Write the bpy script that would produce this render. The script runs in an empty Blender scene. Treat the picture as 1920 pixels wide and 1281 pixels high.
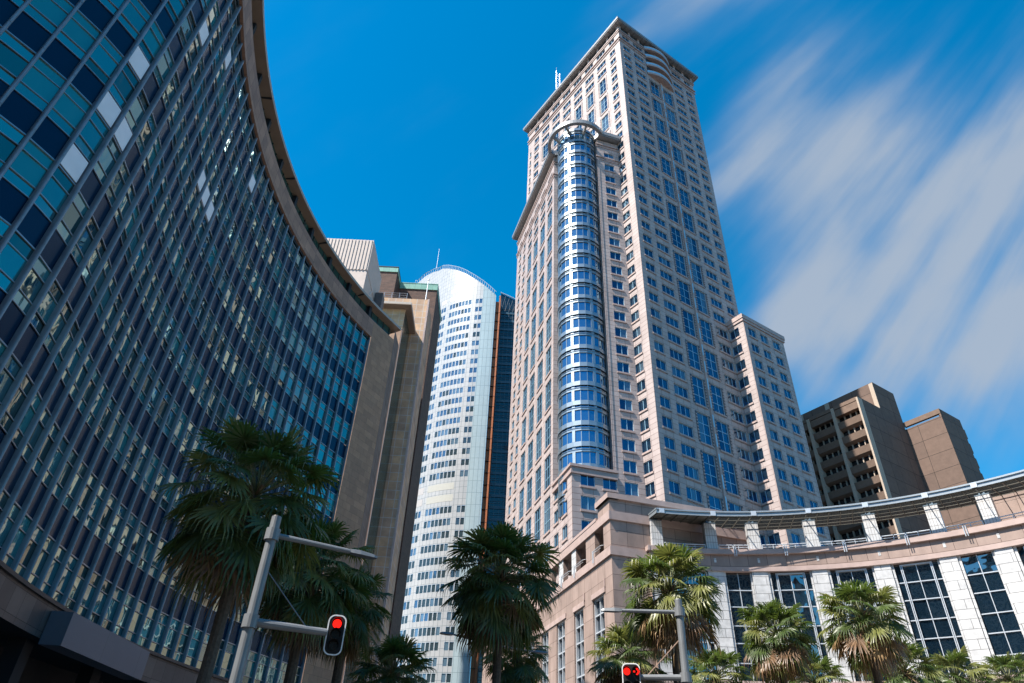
import bpy, math, random
from math import sin, cos, tan, radians as rad, pi, hypot
import numpy as np

# ------------------------------------------------------------------ camera, sky, sun, exposure
scene = bpy.context.scene
PITCH, ROLL, FPX = rad(35.9548), rad(2.7888), 1263.81
EYE = 1.7
_c, _s = cos(PITCH), sin(PITCH)
RIGHT = np.array([1.0, 0, 0]); FWD = np.array([0, _c, _s]); UP = np.array([0, -_s, _c])
CAM_R = cos(ROLL)*RIGHT + sin(ROLL)*UP
CAM_U = -sin(ROLL)*RIGHT + cos(ROLL)*UP
from mathutils import Matrix, Vector
cam_data = bpy.data.cameras.new("camera")
cam = bpy.data.objects.new("camera", cam_data)
scene.collection.objects.link(cam)
cam_data.sensor_fit = 'HORIZONTAL'; cam_data.sensor_width = 36.0
cam_data.lens = 36.0*FPX/1920.0
cam_data.clip_start = 0.1; cam_data.clip_end = 6000.0
m = Matrix.Identity(4)
for i in range(3):
    m[i][0], m[i][1], m[i][2] = CAM_R[i], CAM_U[i], -FWD[i]
m[2][3] = EYE
cam.matrix_world = m
scene.camera = cam

SUN_AZ, SUN_EL = -119.0, 55.0          # azimuth clockwise from +Y
world = bpy.data.worlds.new("World"); scene.world = world; world.use_nodes = True
wn, wl = world.node_tree.nodes, world.node_tree.links
wn.clear()
w_out = wn.new('ShaderNodeOutputWorld'); w_bg = wn.new('ShaderNodeBackground')
sky = wn.new('ShaderNodeTexSky'); sky.sky_type = 'NISHITA'; sky.sun_disc = False
sky.sun_elevation = rad(SUN_EL); sky.sun_rotation = rad(SUN_AZ)
sky.altitude = 50; sky.air_density = 1.0; sky.dust_density = 0.5; sky.ozone_density = 2.5
w_hs = wn.new('ShaderNodeHueSaturation'); w_hs.inputs['Saturation'].default_value = 1.5
w_hs.inputs['Hue'].default_value = 0.486
w_hs.inputs['Value'].default_value = 1.0
wl.new(sky.outputs[0], w_hs.inputs['Color'])
# streaked high cloud drifting towards one point of the sky: u = nearness to that point, v = angle round it
tc = wn.new('ShaderNodeTexCoord')
def wmath(op, a, b=None):
    n = wn.new('ShaderNodeMath'); n.operation = op
    for i, v in enumerate((a, b)):
        if v is None: continue
        if isinstance(v, (int, float)): n.inputs[i].default_value = v
        else: wl.new(v, n.inputs[i])
    return n.outputs[0]
def wdot(vec):
    n = wn.new('ShaderNodeVectorMath'); n.operation = 'DOT_PRODUCT'
    wl.new(tc.outputs['Generated'], n.inputs[0]); n.inputs[1].default_value = vec
    return n.outputs['Value']
DV = np.array([0.613, 0.004, 0.790]); DV = DV/np.linalg.norm(DV)
E1 = np.cross(DV, [0, 0, 1.0]); E1 = E1/np.linalg.norm(E1); E2 = np.cross(E1, DV)
F1 = cos(2.95)*E1+sin(2.95)*E2; F2 = -sin(2.95)*E1+cos(2.95)*E2
ca, cx, cy = wmath('MAXIMUM', wdot(DV), 0.02), wdot(F1), wdot(F2)
rr_ = wmath('SQRT', wmath('ADD', wmath('MULTIPLY', cx, cx), wmath('MULTIPLY', cy, cy)))
al = wmath('LOGARITHM', wmath('DIVIDE', wmath('MAXIMUM', rr_, 0.01), ca), 2.718282)
ac = wmath('ARCTAN2', cy, cx)
def wnoise(sa, sc, off, detail, rough):
    cmb = wn.new('ShaderNodeCombineXYZ')
    wl.new(wmath('MULTIPLY', al, sa), cmb.inputs[0]); wl.new(wmath('MULTIPLY', ac, sc), cmb.inputs[1])
    cmb.inputs[2].default_value = off
    n = wn.new('ShaderNodeTexNoise'); n.inputs['Scale'].default_value = 1.0
    n.inputs['Detail'].default_value = detail; n.inputs['Roughness'].default_value = rough
    wl.new(cmb.outputs[0], n.inputs['Vector'])
    return n.outputs[0]
def wramp(x, a, b, c=0.0, d=1.0):
    n = wn.new('ShaderNodeMapRange'); n.interpolation_type = 'SMOOTHSTEP'
    wl.new(x, n.inputs[0]); n.inputs[1].default_value = a; n.inputs[2].default_value = b
    n.inputs[3].default_value = c; n.inputs[4].default_value = d
    return n.outputs[0]
banks = None
for (ua, va, ra, rv, wt) in ((-.40, .00, .24, .13, .75), (-.52, .26, .30, .17, .8), (-.20, -.17, .19, .065, .65), (-.08, .33, .18, .19, .95),
                             (.06, .13, .13, .07, .6), (-.30, -.54, .24, .06, .6), (-.33, .45, .28, .28, .8), (-.25, .1, .6, .45, .16), (.12, .34, .16, .16, .45), (-.62, -.50, .25, .12, .55), (-.45, -.22, .2, .09, .45), (-.1, .12, .2, .09, .35)):
    qa_ = wmath('MULTIPLY', wmath('SUBTRACT', al, ua), 1/ra); qv = wmath('MULTIPLY', wmath('SUBTRACT', ac, va), 1/rv)
    e_ = wmath('MULTIPLY', wmath('EXPONENT', wmath('MULTIPLY', wmath('ADD', wmath('MULTIPLY', qa_, qa_), wmath('MULTIPLY', qv, qv)), -1.0)), wt)
    banks = e_ if banks is None else wmath('ADD', banks, e_)
streak = wnoise(1.0, 15.0, 3.1, 4, 0.5)
puff = wnoise(2.6, 7.0, 7.7, 4, 0.45)
mod = wmath('ADD', wramp(streak, 0.25, 0.75, -0.26, 0.26), wramp(puff, 0.25, 0.75, -0.46, 0.46))
dens = wramp(wmath('ADD', banks, wmath('MULTIPLY', mod, wmath('ADD', wmath('MULTIPLY', banks, 0.75), 0.16))), 0.0, 1.4, 0.0, 0.93)
w_mix = wn.new('ShaderNodeMix'); w_mix.data_type = 'RGBA'
wl.new(dens, w_mix.inputs[0]); wl.new(w_hs.outputs[0], w_mix.inputs[6])
w_mix.inputs[7].default_value = (1.85, 2.2, 2.7, 1)
wl.new(w_mix.outputs[2], w_bg.inputs[0])
w_bg.inputs[1].default_value = 0.101
wl.new(w_bg.outputs[0], w_out.inputs[0])

sun_d = bpy.data.lights.new("sun", 'SUN'); sun_d.energy = 5.0; sun_d.angle = rad(0.5); sun_d.color = (1.0, 0.93, 0.84)
sun = bpy.data.objects.new("sun", sun_d); scene.collection.objects.link(sun)
S = Vector((sin(rad(SUN_AZ))*cos(rad(SUN_EL)), cos(rad(SUN_AZ))*cos(rad(SUN_EL)), sin(rad(SUN_EL))))
sun.rotation_euler = S.to_track_quat('Z', 'Y').to_euler()
scene.view_settings.view_transform = 'Standard'; scene.view_settings.look = 'None'
scene.view_settings.exposure = 1.15; scene.view_settings.gamma = 1.0
scene.cycles.max_bounces = 8; scene.cycles.glossy_bounces = 4

# ------------------------------------------------------------------ helpers
COL = scene.collection
rnd = random.Random(11)

def ray(x, y):
    return (x-960.0)/FPX*CAM_R - (y-640.5)/FPX*CAM_U + FWD
def px_depth(x, y, d):
    return np.array([0, 0, EYE]) + ray(x, y)*d
def px_z(x, y, z):
    r = ray(x, y); return np.array([0, 0, EYE]) + r*(z-EYE)/r[2]
def U2(az):
    return np.array([sin(rad(az)), cos(rad(az))])

class MB:
    """collects quads and boxes; every vertex in world metres, uv in metres along the face"""
    def __init__(self): self.v, self.f, self.mi, self.uv, self.sm = [], [], [], [], []
    def poly(self, pts, mi=0, uv=None, smooth=False):
        b = len(self.v); self.v.extend([tuple(map(float, p)) for p in pts])
        self.f.append(tuple(range(b, b+len(pts)))); self.mi.append(mi); self.sm.append(smooth)
        if uv is None:
            p0 = np.array(pts[0], float); e = np.array(pts[1], float)-p0
            L = np.linalg.norm(e) or 1.0; e = e/L
            nn = np.cross(e, np.array(pts[2], float)-p0); ln = np.linalg.norm(nn) or 1.0
            g = np.cross(nn/ln, e)
            uv = [((np.array(p, float)-p0)@e, (np.array(p, float)-p0)@g) for p in pts]
        self.uv.append(uv)
    def quad(self, P, u0, u1, z0, z1, d, mi=0):
        self.poly([P(u0, d, z0), P(u1, d, z0), P(u1, d, z1), P(u0, d, z1)], mi,
                  [(u0, z0), (u1, z0), (u1, z1), (u0, z1)])
    def box(self, P, u0, u1, d0, d1, z0, z1, mi=0, nseg=1):
        for k in range(nseg):
            a, b = u0+(u1-u0)*k/nseg, u0+(u1-u0)*(k+1)/nseg
            self.poly([P(a, d1, z0), P(b, d1, z0), P(b, d1, z1), P(a, d1, z1)], mi, [(a, z0), (b, z0), (b, z1), (a, z1)])
            self.poly([P(b, d0, z0), P(a, d0, z0), P(a, d0, z1), P(b, d0, z1)], mi, [(b, z0), (a, z0), (a, z1), (b, z1)])
            self.poly([P(a, d0, z1), P(a, d1, z1), P(b, d1, z1), P(b, d0, z1)], mi, [(a, d0), (a, d1), (b, d1), (b, d0)])
            self.poly([P(a, d0, z0), P(b, d0, z0), P(b, d1, z0), P(a, d1, z0)], mi, [(a, d0), (b, d0), (b, d1), (a, d1)])
        self.poly([P(u0, d0, z0), P(u0, d1, z0), P(u0, d1, z1), P(u0, d0, z1)], mi, [(d0, z0), (d1, z0), (d1, z1), (d0, z1)])
        self.poly([P(u1, d1, z0), P(u1, d0, z0), P(u1, d0, z1), P(u1, d1, z1)], mi, [(d1, z0), (d0, z0), (d0, z1), (d1, z1)])
    def wall(self, P, u0, u1, z0, z1, holes, depth, mi=0, rmi=None, d=0.0, nmax=None):
        """a facade sheet with real openings; holes = (a, b, c, e) in u, z"""
        rmi = mi if rmi is None else rmi
        us = sorted({u0, u1} | {round(h[k], 3) for h in holes for k in (0, 1)})
        us = [u for u in us if u0-1e-6 <= u <= u1+1e-6]
        if nmax:
            ext = []
            for a, b in zip(us[:-1], us[1:]):
                n = max(1, int(math.ceil((b-a)/nmax))); ext += [a+(b-a)*k/n for k in range(n)]
            us = ext+[us[-1]]
        for a, b in zip(us[:-1], us[1:]):
            m_ = (a+b)/2
            hs = sorted([(h[2], h[3]) for h in holes if h[0] < m_ < h[1]])
            z = z0
            for c_, e_ in hs:
                if c_ > z: self.quad(P, a, b, z, min(c_, z1), d, mi)
                z = max(z, e_)
            if z < z1: self.quad(P, a, b, z, z1, d, mi)
        for (a, b, c_, e_) in holes:
            if e_ <= z0 or c_ >= z1: continue
            self.poly([P(a, d, c_), P(a, d, e_), P(a, d-depth, e_), P(a, d-depth, c_)], rmi)
            self.poly([P(b, d, c_), P(b, d-depth, c_), P(b, d-depth, e_), P(b, d, e_)], rmi)
            self.poly([P(a, d, e_), P(b, d, e_), P(b, d-depth, e_), P(a, d-depth, e_)], rmi)
            self.poly([P(a, d, c_), P(a, d-depth, c_), P(b, d-depth, c_), P(b, d, c_)], rmi)
    def tube(self, p, q, r0, r1=None, n=8, mi=0, caps=True, smooth=True):
        r1 = r0 if r1 is None else r1
        p, q = np.array(p, float), np.array(q, float); a = (q-p); L = np.linalg.norm(a); a = a/L
        t = np.array([0, 0, 1.0]) if abs(a[2]) < 0.9 else np.array([1.0, 0, 0])
        e = np.cross(a, t); e /= np.linalg.norm(e); g = np.cross(a, e)
        ring = lambda c, r: [c+r*(cos(2*pi*k/n)*e+sin(2*pi*k/n)*g) for k in range(n)]
        A, B = ring(p, r0), ring(q, r1)
        for k in range(n):
            j = (k+1) % n
            self.poly([A[k], A[j], B[j], B[k]], mi, [(k/n, 0), ((k+1)/n, 0), ((k+1)/n, L), (k/n, L)], smooth)
        if caps: self.poly(A[::-1], mi); self.poly(B, mi)
    def join(self, o):
        b = len(self.v); self.v += o.v; self.f += [tuple(i+b for i in f) for f in o.f]
        self.mi += o.mi; self.uv += o.uv; self.sm += o.sm
    def build(self, name, mats, parent=None, label=None, kind=None):
        off = np.array(parent['_base']) if parent is not None else np.zeros(3)
        me = bpy.data.meshes.new(name)
        V = np.array(self.v, float).reshape(-1, 3)-off
        me.from_pydata(V.tolist(), [], self.f)
        if not isinstance(mats, (list, tuple)): mats = [mats]
        for mt in mats: me.materials.append(mt)
        me.polygons.foreach_set('material_index', self.mi)
        me.polygons.foreach_set('use_smooth', self.sm)
        uvl = me.uv_layers.new(name='UVMap')
        uvl.data.foreach_set('uv', [c for f in self.uv for p in f for c in p])
        me.update()
        o = bpy.data.objects.new(name, me); COL.objects.link(o)
        if parent is not None: o.parent = parent
        if label: o['label'] = label
        if kind: o['kind'] = kind
        return o

BASES = []
def thing(name, label, cat, base, group=None):
    o = bpy.data.objects.new(name, None); COL.objects.link(o)
    o.location = base; o['label'] = label; o['category'] = cat; o['_base'] = list(map(float, base))
    o.empty_display_size = 0.5
    if group: o['group'] = group
    BASES.append(o)
    return o
def subbase(o, parent):
    """a mesh part that carries sub-parts of its own: same origin as its thing"""
    o['_base'] = [0.0, 0.0, 0.0] if parent is None else list(parent['_base'])
    BASES.append(o); return o

def emit(parent, name, items, mats, limit=100, rest=None):
    """items = (size, MB); the ones that show largest become parts of their own, the others one part"""
    items = sorted(items, key=lambda t: -t[0])
    for s_, b in items[:limit]: b.build(name, mats, parent)
    if len(items) > limit:
        big = MB()
        for s_, b in items[limit:]: big.join(b)
        big.build(rest or name, mats, parent, kind='stuff')

def flat(o2, az, side=1):
    """frame of a vertical plane: P(u, d, z), u along azimuth az, d outward (az + 90*side)"""
    u_, n_ = U2(az), U2(az+90*side)
    o2 = np.array(o2, float)
    def P(u, d, z): q = o2+u_*u+n_*d; return (q[0], q[1], z)
    return P
def polar(c, sgn, r):
    """frame on a circle: u = angle in degrees (azimuth from its centre), d outward from the wall (sgn)"""
    def P(u, d, z): q = np.array(c)+(r+sgn*d)*U2(u); return (q[0], q[1], z)
    return P
def show(P, u, d, z, area):
    p = np.array(P(u, d, z))-np.array([0, 0, EYE]); dd = p@FWD
    if dd <= 1: return 0.0
    x, y = p@CAM_R/dd*FPX, p@CAM_U/dd*FPX
    s_ = area/(p@p)
    return s_ if abs(x) < 1000 and abs(y) < 680 else s_*1e-4

# ------------------------------------------------------------------ materials
def newmat(name):
    mt = bpy.data.materials.new(name); mt.use_nodes = True
    return mt, mt.node_tree.nodes, mt.node_tree.links, mt.node_tree.nodes['Principled BSDF']
def plain(name, col, rough=0.5, metal=0.0, noise=0.12, nscale=1.5, spec=0.5, bump=0.0):
    mt, n, l, b = newmat(name)
    b.inputs['Roughness'].default_value = rough; b.inputs['Metallic'].default_value = metal
    b.inputs['Specular IOR Level'].default_value = spec
    tcn = n.new('ShaderNodeTexCoord'); nz = n.new('ShaderNodeTexNoise'); nz.inputs['Scale'].default_value = nscale
    nz.inputs['Detail'].default_value = 6; l.new(tcn.outputs['Object'], nz.inputs['Vector'])
    mr = n.new('ShaderNodeMapRange'); mr.inputs[1].default_value = 0.3; mr.inputs[2].default_value = 0.7
    mr.inputs[3].default_value = 1-noise; mr.inputs[4].default_value = 1+noise; l.new(nz.outputs[0], mr.inputs[0])
    mx = n.new('ShaderNodeMix'); mx.data_type = 'RGBA'; mx.blend_type = 'MULTIPLY'; mx.inputs[0].default_value = 1
    mx.inputs[6].default_value = (*col, 1); l.new(mr.outputs[0], mx.inputs[7]); l.new(mx.outputs[2], b.inputs['Base Color'])
    if bump:
        bp = n.new('ShaderNodeBump'); bp.inputs['Strength'].default_value = bump; bp.inputs['Distance'].default_value = 0.02
        l.new(nz.outputs[0], bp.inputs['Height']); l.new(bp.outputs[0], b.inputs['Normal'])
    return mt
def panels(name, c1, c2, cm, bw, bh, mortar=0.025, offset=0.0, rough=0.6, noise=0.12, nscale=0.9, spec=0.35, streak=0.0, bias=0.0):
    """stone or panel cladding laid out in metres along the wall"""
    mt, n, l, b = newmat(name)
    b.inputs['Roughness'].default_value = rough; b.inputs['Specular IOR Level'].default_value = spec
    uv = n.new('ShaderNodeUVMap'); br = n.new('ShaderNodeTexBrick')
    br.offset = offset; br.inputs['Scale'].default_value = 1.0
    br.inputs['Brick Width'].default_value = bw; br.inputs['Row Height'].default_value = bh
    br.inputs['Mortar Size'].default_value = mortar; br.inputs['Mortar Smooth'].default_value = 0.1; br.inputs['Bias'].default_value = bias
    br.inputs['Color1'].default_value = (*c1, 1); br.inputs['Color2'].default_value = (*c2, 1); br.inputs['Mortar'].default_value = (*cm, 1)
    l.new(uv.outputs[0], br.inputs['Vector'])
    nz = n.new('ShaderNodeTexNoise'); nz.inputs['Scale'].default_value = nscale; nz.inputs['Detail'].default_value = 8
    nz.inputs['Roughness'].default_value = 0.65
    mp = n.new('ShaderNodeMapping'); mp.inputs['Scale'].default_value = (1, 1-streak, 1)
    l.new(uv.outputs[0], mp.inputs[0]); l.new(mp.outputs[0], nz.inputs['Vector'])
    mr = n.new('ShaderNodeMapRange'); mr.inputs[1].default_value = 0.3; mr.inputs[2].default_value = 0.7
    mr.inputs[3].default_value = 1-noise; mr.inputs[4].default_value = 1+noise; l.new(nz.outputs[0], mr.inputs[0])
    mx = n.new('ShaderNodeMix'); mx.data_type = 'RGBA'; mx.blend_type = 'MULTIPLY'; mx.inputs[0].default_value = 1
    l.new(br.outputs['Color'], mx.inputs[6]); l.new(mr.outputs[0], mx.inputs[7]); l.new(mx.outputs[2], b.inputs['Base Color'])
    bp = n.new('ShaderNodeBump'); bp.inputs['Strength'].default_value = 0.4; bp.inputs['Distance'].default_value = 0.01; bp.invert = True
    l.new(br.outputs['Fac'], bp.inputs['Height']); l.new(bp.outputs[0], b.inputs['Normal'])
    return mt
def glass(name, col, rough=0.02, metal=0.0, ior=1.5, wave=0.0, wscale=0.5, tint=(1, 1, 1), zs=1.0):
    """window glass seen by day: dark room behind, mirror-like face, a little warped"""
    mt, n, l, b = newmat(name)
    b.inputs['Base Color'].default_value = (*col, 1); b.inputs['Roughness'].default_value = rough
    b.inputs['Metallic'].default_value = metal; b.inputs['IOR'].default_value = ior
    b.inputs['Specular Tint'].default_value = (*tint, 1)
    if wave:
        tcn = n.new('ShaderNodeTexCoord'); nz = n.new('ShaderNodeTexNoise'); nz.inputs['Scale'].default_value = wscale
        nz.inputs['Detail'].default_value = 2
        mp = n.new('ShaderNodeMapping'); mp.inputs['Scale'].default_value = (1, 1, zs)
        l.new(tcn.outputs['Object'], mp.inputs[0]); l.new(mp.outputs[0], nz.inputs['Vector'])
        bp = n.new('ShaderNodeBump'); bp.inputs['Strength'].default_value = wave; bp.inputs['Distance'].default_value = 0.1
        l.new(nz.outputs[0], bp.inputs['Height']); l.new(bp.outputs[0], b.inputs['Normal'])
    return mt

M = {}
M['granite'] = panels('pink_granite', (0.425, 0.352, 0.33), (0.36, 0.295, 0.275), (0.17, 0.12, 0.11), 1.75, 0.97, 0.04, 0.0, 0.55, 0.15, 0.5, streak=.75)
M['granite_pod'] = panels('brown_pink_granite', (0.33, 0.245, 0.21), (0.265, 0.195, 0.165), (0.11, 0.075, 0.06), 1.9, 1.55, 0.025, 0.0, 0.5, 0.2, 0.7, streak=.6)
M['granite_trim'] = plain('granite_trim', (0.38, 0.285, 0.255), 0.55, noise=0.12, nscale=1.2)
M['marble'] = panels('white_marble', (0.52, 0.52, 0.52), (0.46, 0.465, 0.47), (0.20, 0.20, 0.20), 2.4, 0.85, 0.03, 0.5, 0.4, 0.20, 1.6)
M['alu_blue'] = plain('blue_grey_aluminium', (0.34, 0.55, 0.66), 0.35, 0.4, noise=0.05)
M['alu_white'] = plain('pale_aluminium', (0.52, 0.56, 0.60), 0.32, 0.3, noise=0.05)
M['steel_roof'] = plain('grey_metal_roof', (0.23, 0.235, 0.24), 0.45, 0.2, noise=0.08)
M['win_tower'] = glass('tower_window_glass', (0.06, 0.135, 0.215), 0.03, 0.88, wave=0.035, wscale=0.35)
M['bay_metal'] = plain('bay_band_metal', (0.27, 0.32, 0.355), 0.36, 0.7, noise=0.06)
M['win_tower_blind'] = glass('tower_window_blind', (0.13, 0.19, 0.25), 0.06, 0.6, wave=0.03, wscale=0.35)
M['win_tower_deep'] = glass('tower_window_deep', (0.03, 0.08, 0.15), 0.03, 0.8, wave=0.05, wscale=0.35)
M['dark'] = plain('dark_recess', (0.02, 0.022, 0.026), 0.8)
M['louvre'] = plain('louvre_and_recess_shade', (0.035, 0.05, 0.07), 0.5, 0.3)
M['win_cyl'] = glass('bay_glass', (0.11, 0.26, 0.40), 0.03, 0.9, wave=0.05, wscale=0.5)
M['win_hall'] = glass('hall_glass', (0.004, 0.012, 0.022), 0.012, 0.0, 2.8, wave=0.34, wscale=0.45)
M['pillar'] = panels('pillar_tiles', (.54, .54, .54), (.48, .485, .49), (.22, .215, .21), .42, .72, .03, 0, .4, .12, 2.0)
M['steel_blue'] = plain('painted_steel_neck', (.16, .22, .27), .4, .4)
M['fascia'] = plain('fascia_metal', (.30, .335, .36), .4, .4, noise=.06)
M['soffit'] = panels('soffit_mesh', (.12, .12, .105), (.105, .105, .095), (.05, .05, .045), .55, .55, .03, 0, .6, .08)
M['rib'] = plain('rib_steel', (.10, .10, .085), .5, .2)
M['q_glass'] = glass('curtain_glass_blue', (.004, .035, .06), .02, .0, 4.2, wave=.36, wscale=.6, zs=.45, tint=(.75, 1, .85))
M['q_glass_blind'] = glass('curtain_glass_blind', (.008, .10, .125), .02, .0, 3.0, wave=.30, wscale=.6, zs=.45, tint=(.75, 1, .9))
M['q_glass_dark'] = glass('curtain_glass_dark', (.003, .014, .018), .02, .0, 2.6, wave=.35, wscale=.6, zs=.45, tint=(.8, 1, .85))
M['q_glass_teal'] = glass('curtain_glass_teal', (.012, .15, .165), .02, .0, 2.6, wave=.28, wscale=.5, zs=.45, tint=(.75, 1, .9))
M['q_glass_green'] = glass('clerestory_glass', (.02, .07, .065), .05, .0, 1.6)
M['q_spandrel'] = glass('navy_spandrel', (.002, .013, .038), .22, .0, 1.42, wave=.06, wscale=.4, tint=(.3, .75, 1))
M['alu_q'] = plain('window_bar_aluminium', (.33, .35, .38), .35, .6, noise=.06)
M['fin'] = plain('fin_aluminium', (.245, .28, .32), .45, .3, noise=.12, nscale=2.5)
M['white_board'] = plain('white_board', (.82, .82, .85), .6, noise=.04)
M['q_stone'] = panels('parapet_sandstone', (.37, .225, .16), (.24, .15, .115), (.10, .065, .05), .92, .97, .012, 0, .7, .18, .9)
M['q_stone_tan'] = panels('end_sandstone', (.40, .235, .145), (.29, .175, .115), (.18, .13, .09), 1.0, .62, .012, .35, .7, .16, .8)
M['tan_tile'] = panels('tan_wall_tile', (.56, .37, .20), (.47, .30, .18), (.50, .46, .40), .85, .80, .02, 0, .7, .2, .8)
M['tan_patch'] = panels('patched_stone_tile', (.50, .32, .19), (.36, .24, .17), (.42, .39, .36), .95, 1.05, .035, 0, .7, .28, .5)
M['grey_tile'] = panels('grey_stone_tile', (.15, .115, .095), (.10, .08, .07), (.17, .165, .16), .9, .9, .02, 0, .7, .25, .6)
M['eave_edge'] = plain('eave_edge_metal', (.36, .32, .28), .5, .1, noise=.08)
M['soffit_cream'] = plain('cream_soffit', (.25, .185, .14), .7, noise=.08)
M['q_base'] = panels('base_granite', (.16, .125, .11), (.10, .08, .075), (.02, .02, .02), 1.0, .95, .012, 0, .45, .15, 1.0)
M['q_ledge'] = plain('dark_ledge', (.05, .045, .045), .5)
M['sign_grey'] = panels('entrance_panel', (.16, .165, .19), (.155, .16, .185), (.09, .09, .105), 3.0, 3.0, .01, 0, .45, .04)
M['plant_cream'] = plain('cream_metal', (.50, .41, .355), .6, noise=.07)
M['brown_metal'] = plain('brown_metal', (.12, .09, .08), .6)
M['green_strip'] = panels('dark_green_glass', (.012, .04, .04), (.02, .055, .05), (.05, .07, .06), .6, 1.2, .02, 0, .15)
M['brick'] = panels('dark_brick', (.13, .068, .05), (.075, .042, .034), (.10, .08, .07), .6, .19, .018, .5, .8, .25, 1.2)
M['copper'] = panels('green_copper', (.19, .40, .33), (.15, .33, .28), (.08, .18, .15), .9, 3.0, .02, 0, .6, .15)
M['aur_white'] = panels('white_ceramic_panel', (.41, .42, .43), (.365, .38, .395), (.15, .18, .20), 1.31, 1.885, .05, 0, .35, .04)
M['aur_glass'] = panels('fritted_glass_sail', (.38, .47, .50), (.35, .44, .475), (.22, .28, .31), 1.35, 3.77, .06, 0, .2, .05)
M['aur_win_a'] = glass('far_window_blue', (.08, .17, .27), .05, .55, wave=.02)
M['aur_win_b'] = glass('far_window_pale', (.14, .24, .33), .1, .4)
M['aur_win_c'] = glass('far_window_dark', (.035, .06, .075), .05, .1)
M['aur_cream'] = plain('cream_panel', (.395, .395, .36), .5, noise=.03)
M['aur_pink'] = plain('pinkish_panel', (.41, .395, .39), .5, noise=.03)
M['terracotta'] = plain('terracotta_tile', (.42, .125, .04), .6, noise=.1)
M['aur_dark'] = glass('dark_facade_glass', (.008, .02, .035), .08, 0, 1.6)
M['aur_slab'] = plain('slab_edge_glass', (.05, .10, .14), .3)
M['aur_mull'] = plain('mullion_grey', (.10, .14, .18), .5)
M['brown_conc'] = panels('brown_concrete', (.17, .115, .085), (.15, .10, .076), (.07, .048, .035), 50, 50, .01, 0, .85, .18, 1.2)
M['brown_panel'] = panels('brown_concrete_panel', (.15, .10, .078), (.125, .085, .068), (.035, .025, .02), 5.2, 3.6, .05, 0, .85, .14, .8)
M['brown_pier'] = plain('ribbed_pier', (.40, .32, .25), .8, noise=.1, nscale=3)
M['win_brown'] = glass('brown_block_glass', (.008, .009, .011), .06, 0, 1.5)
# ------------------------------------------------------------------ window and railing builders
def win_unit(P, a, b, c, e, nu, nz, glass_d=-0.22, fr=0.10, mi_g=0, mi_f=1, dep=0.08, tilt=0.0, var=None):
    """framed window: panes recessed in the opening, bars proud of them"""
    w = MB()
    for i in range(nu):
        if var: mi_g = rnd.choice(var)
        for j in range(nz):
            u0, u1 = a+(b-a)*i/nu, a+(b-a)*(i+1)/nu; z0, z1 = c+(e-c)*j/nz, c+(e-c)*(j+1)/nz
            t1, t2 = rnd.uniform(-tilt, tilt), rnd.uniform(-tilt, tilt)
            w.poly([P(u0, glass_d-t1-t2, z0), P(u1, glass_d+t1-t2, z0), P(u1, glass_d+t1+t2, z1), P(u0, glass_d-t1+t2, z1)], mi_g)
    f0, f1 = glass_d+0.012, glass_d+dep
    w.box(P, a, a+fr, f0, f1, c, e, mi_f); w.box(P, b-fr, b, f0, f1, c, e, mi_f)
    w.box(P, a+fr, b-fr, f0, f1-.004, c, c+fr, mi_f); w.box(P, a+fr, b-fr, f0, f1-.004, e-fr, e, mi_f)
    for i in range(1, nu):
        u = a+(b-a)*i/nu; w.box(P, u-fr*.5, u+fr*.5, f0, f1-.008, c+fr, e-fr, mi_f)
    for j in range(1, nz):
        z = c+(e-c)*j/nz; w.box(P, a+fr, b-fr, f0, f1-.02, z-fr*.5, z+fr*.5, mi_f)
    return w

# ------------------------------------------------------------------ the stone office tower
FL = 3.87
def ztop(k): return 51.2+FL*k
def zsill(k): return 49.0+FL*k
AT, AW = -32.499, -15.0903
Tc = np.array([24.56, 96.94]); Si = np.array([22.45, 100.25])
Mc = np.array([10.22, 96.14]); Wdir, Rdir = U2(AW), U2(AW+90)
Wc = Mc+8.7*Wdir
tower = thing('office_tower', 'tall stepped office tower of pinkish stone with a round glass bay and flat overhanging roof', 'tower', (Tc[0]+5, Tc[1]+20, 0))
T_WALL = [M['granite'], M['granite_trim']]
T_WIN = [M['win_tower'], M['alu_blue'], M['louvre'], M['win_tower_blind'], M['win_tower_deep']]
TV = [0, 0, 0, 0, 4, 4, 3]
wins = []
def sill(mb, P, a, b, z, mi=1):
    mb.box(P, a-.12, b+.12, 0.002, 0.16, z-.34, z-.003, mi)
def face(P, length, zlo, zhi, cols, name='wall', sills=True):
    """cols = list of (a, b, k list, floors, nu, nz)"""
    holes = []; w = MB()
    for a, b, ks, nf, nu, nz in cols:
        for k in ks:
            c, e = zsill(k-nf+1), ztop(k)
            if zhi > 170 and k == 32: c, e = 174.05, 176.2
            holes.append((a, b, c, e))
            u = win_unit(P, a, b, c, e, nu, nz, tilt=0.006, var=TV)
            wins.append((show(P, (a+b)/2, 0, (c+e)/2, (b-a)*(e-c)), u))
            if sills: sill(w, P, a, b, c)
    w.wall(P, 0, length, zlo, zhi, holes, 0.24, 0)
    return w
def band(mb, P, u0, u1, z0, z1, d=0.28, mi=1, ends=True):
    mb.box(P, u0, u1, 0.003, d-.08, z0, z0+.34, mi); mb.box(P, u0, u1, 0.003, d+.06, z1-.36, z1, mi)

ks_all = list(range(-12, 33))
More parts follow.
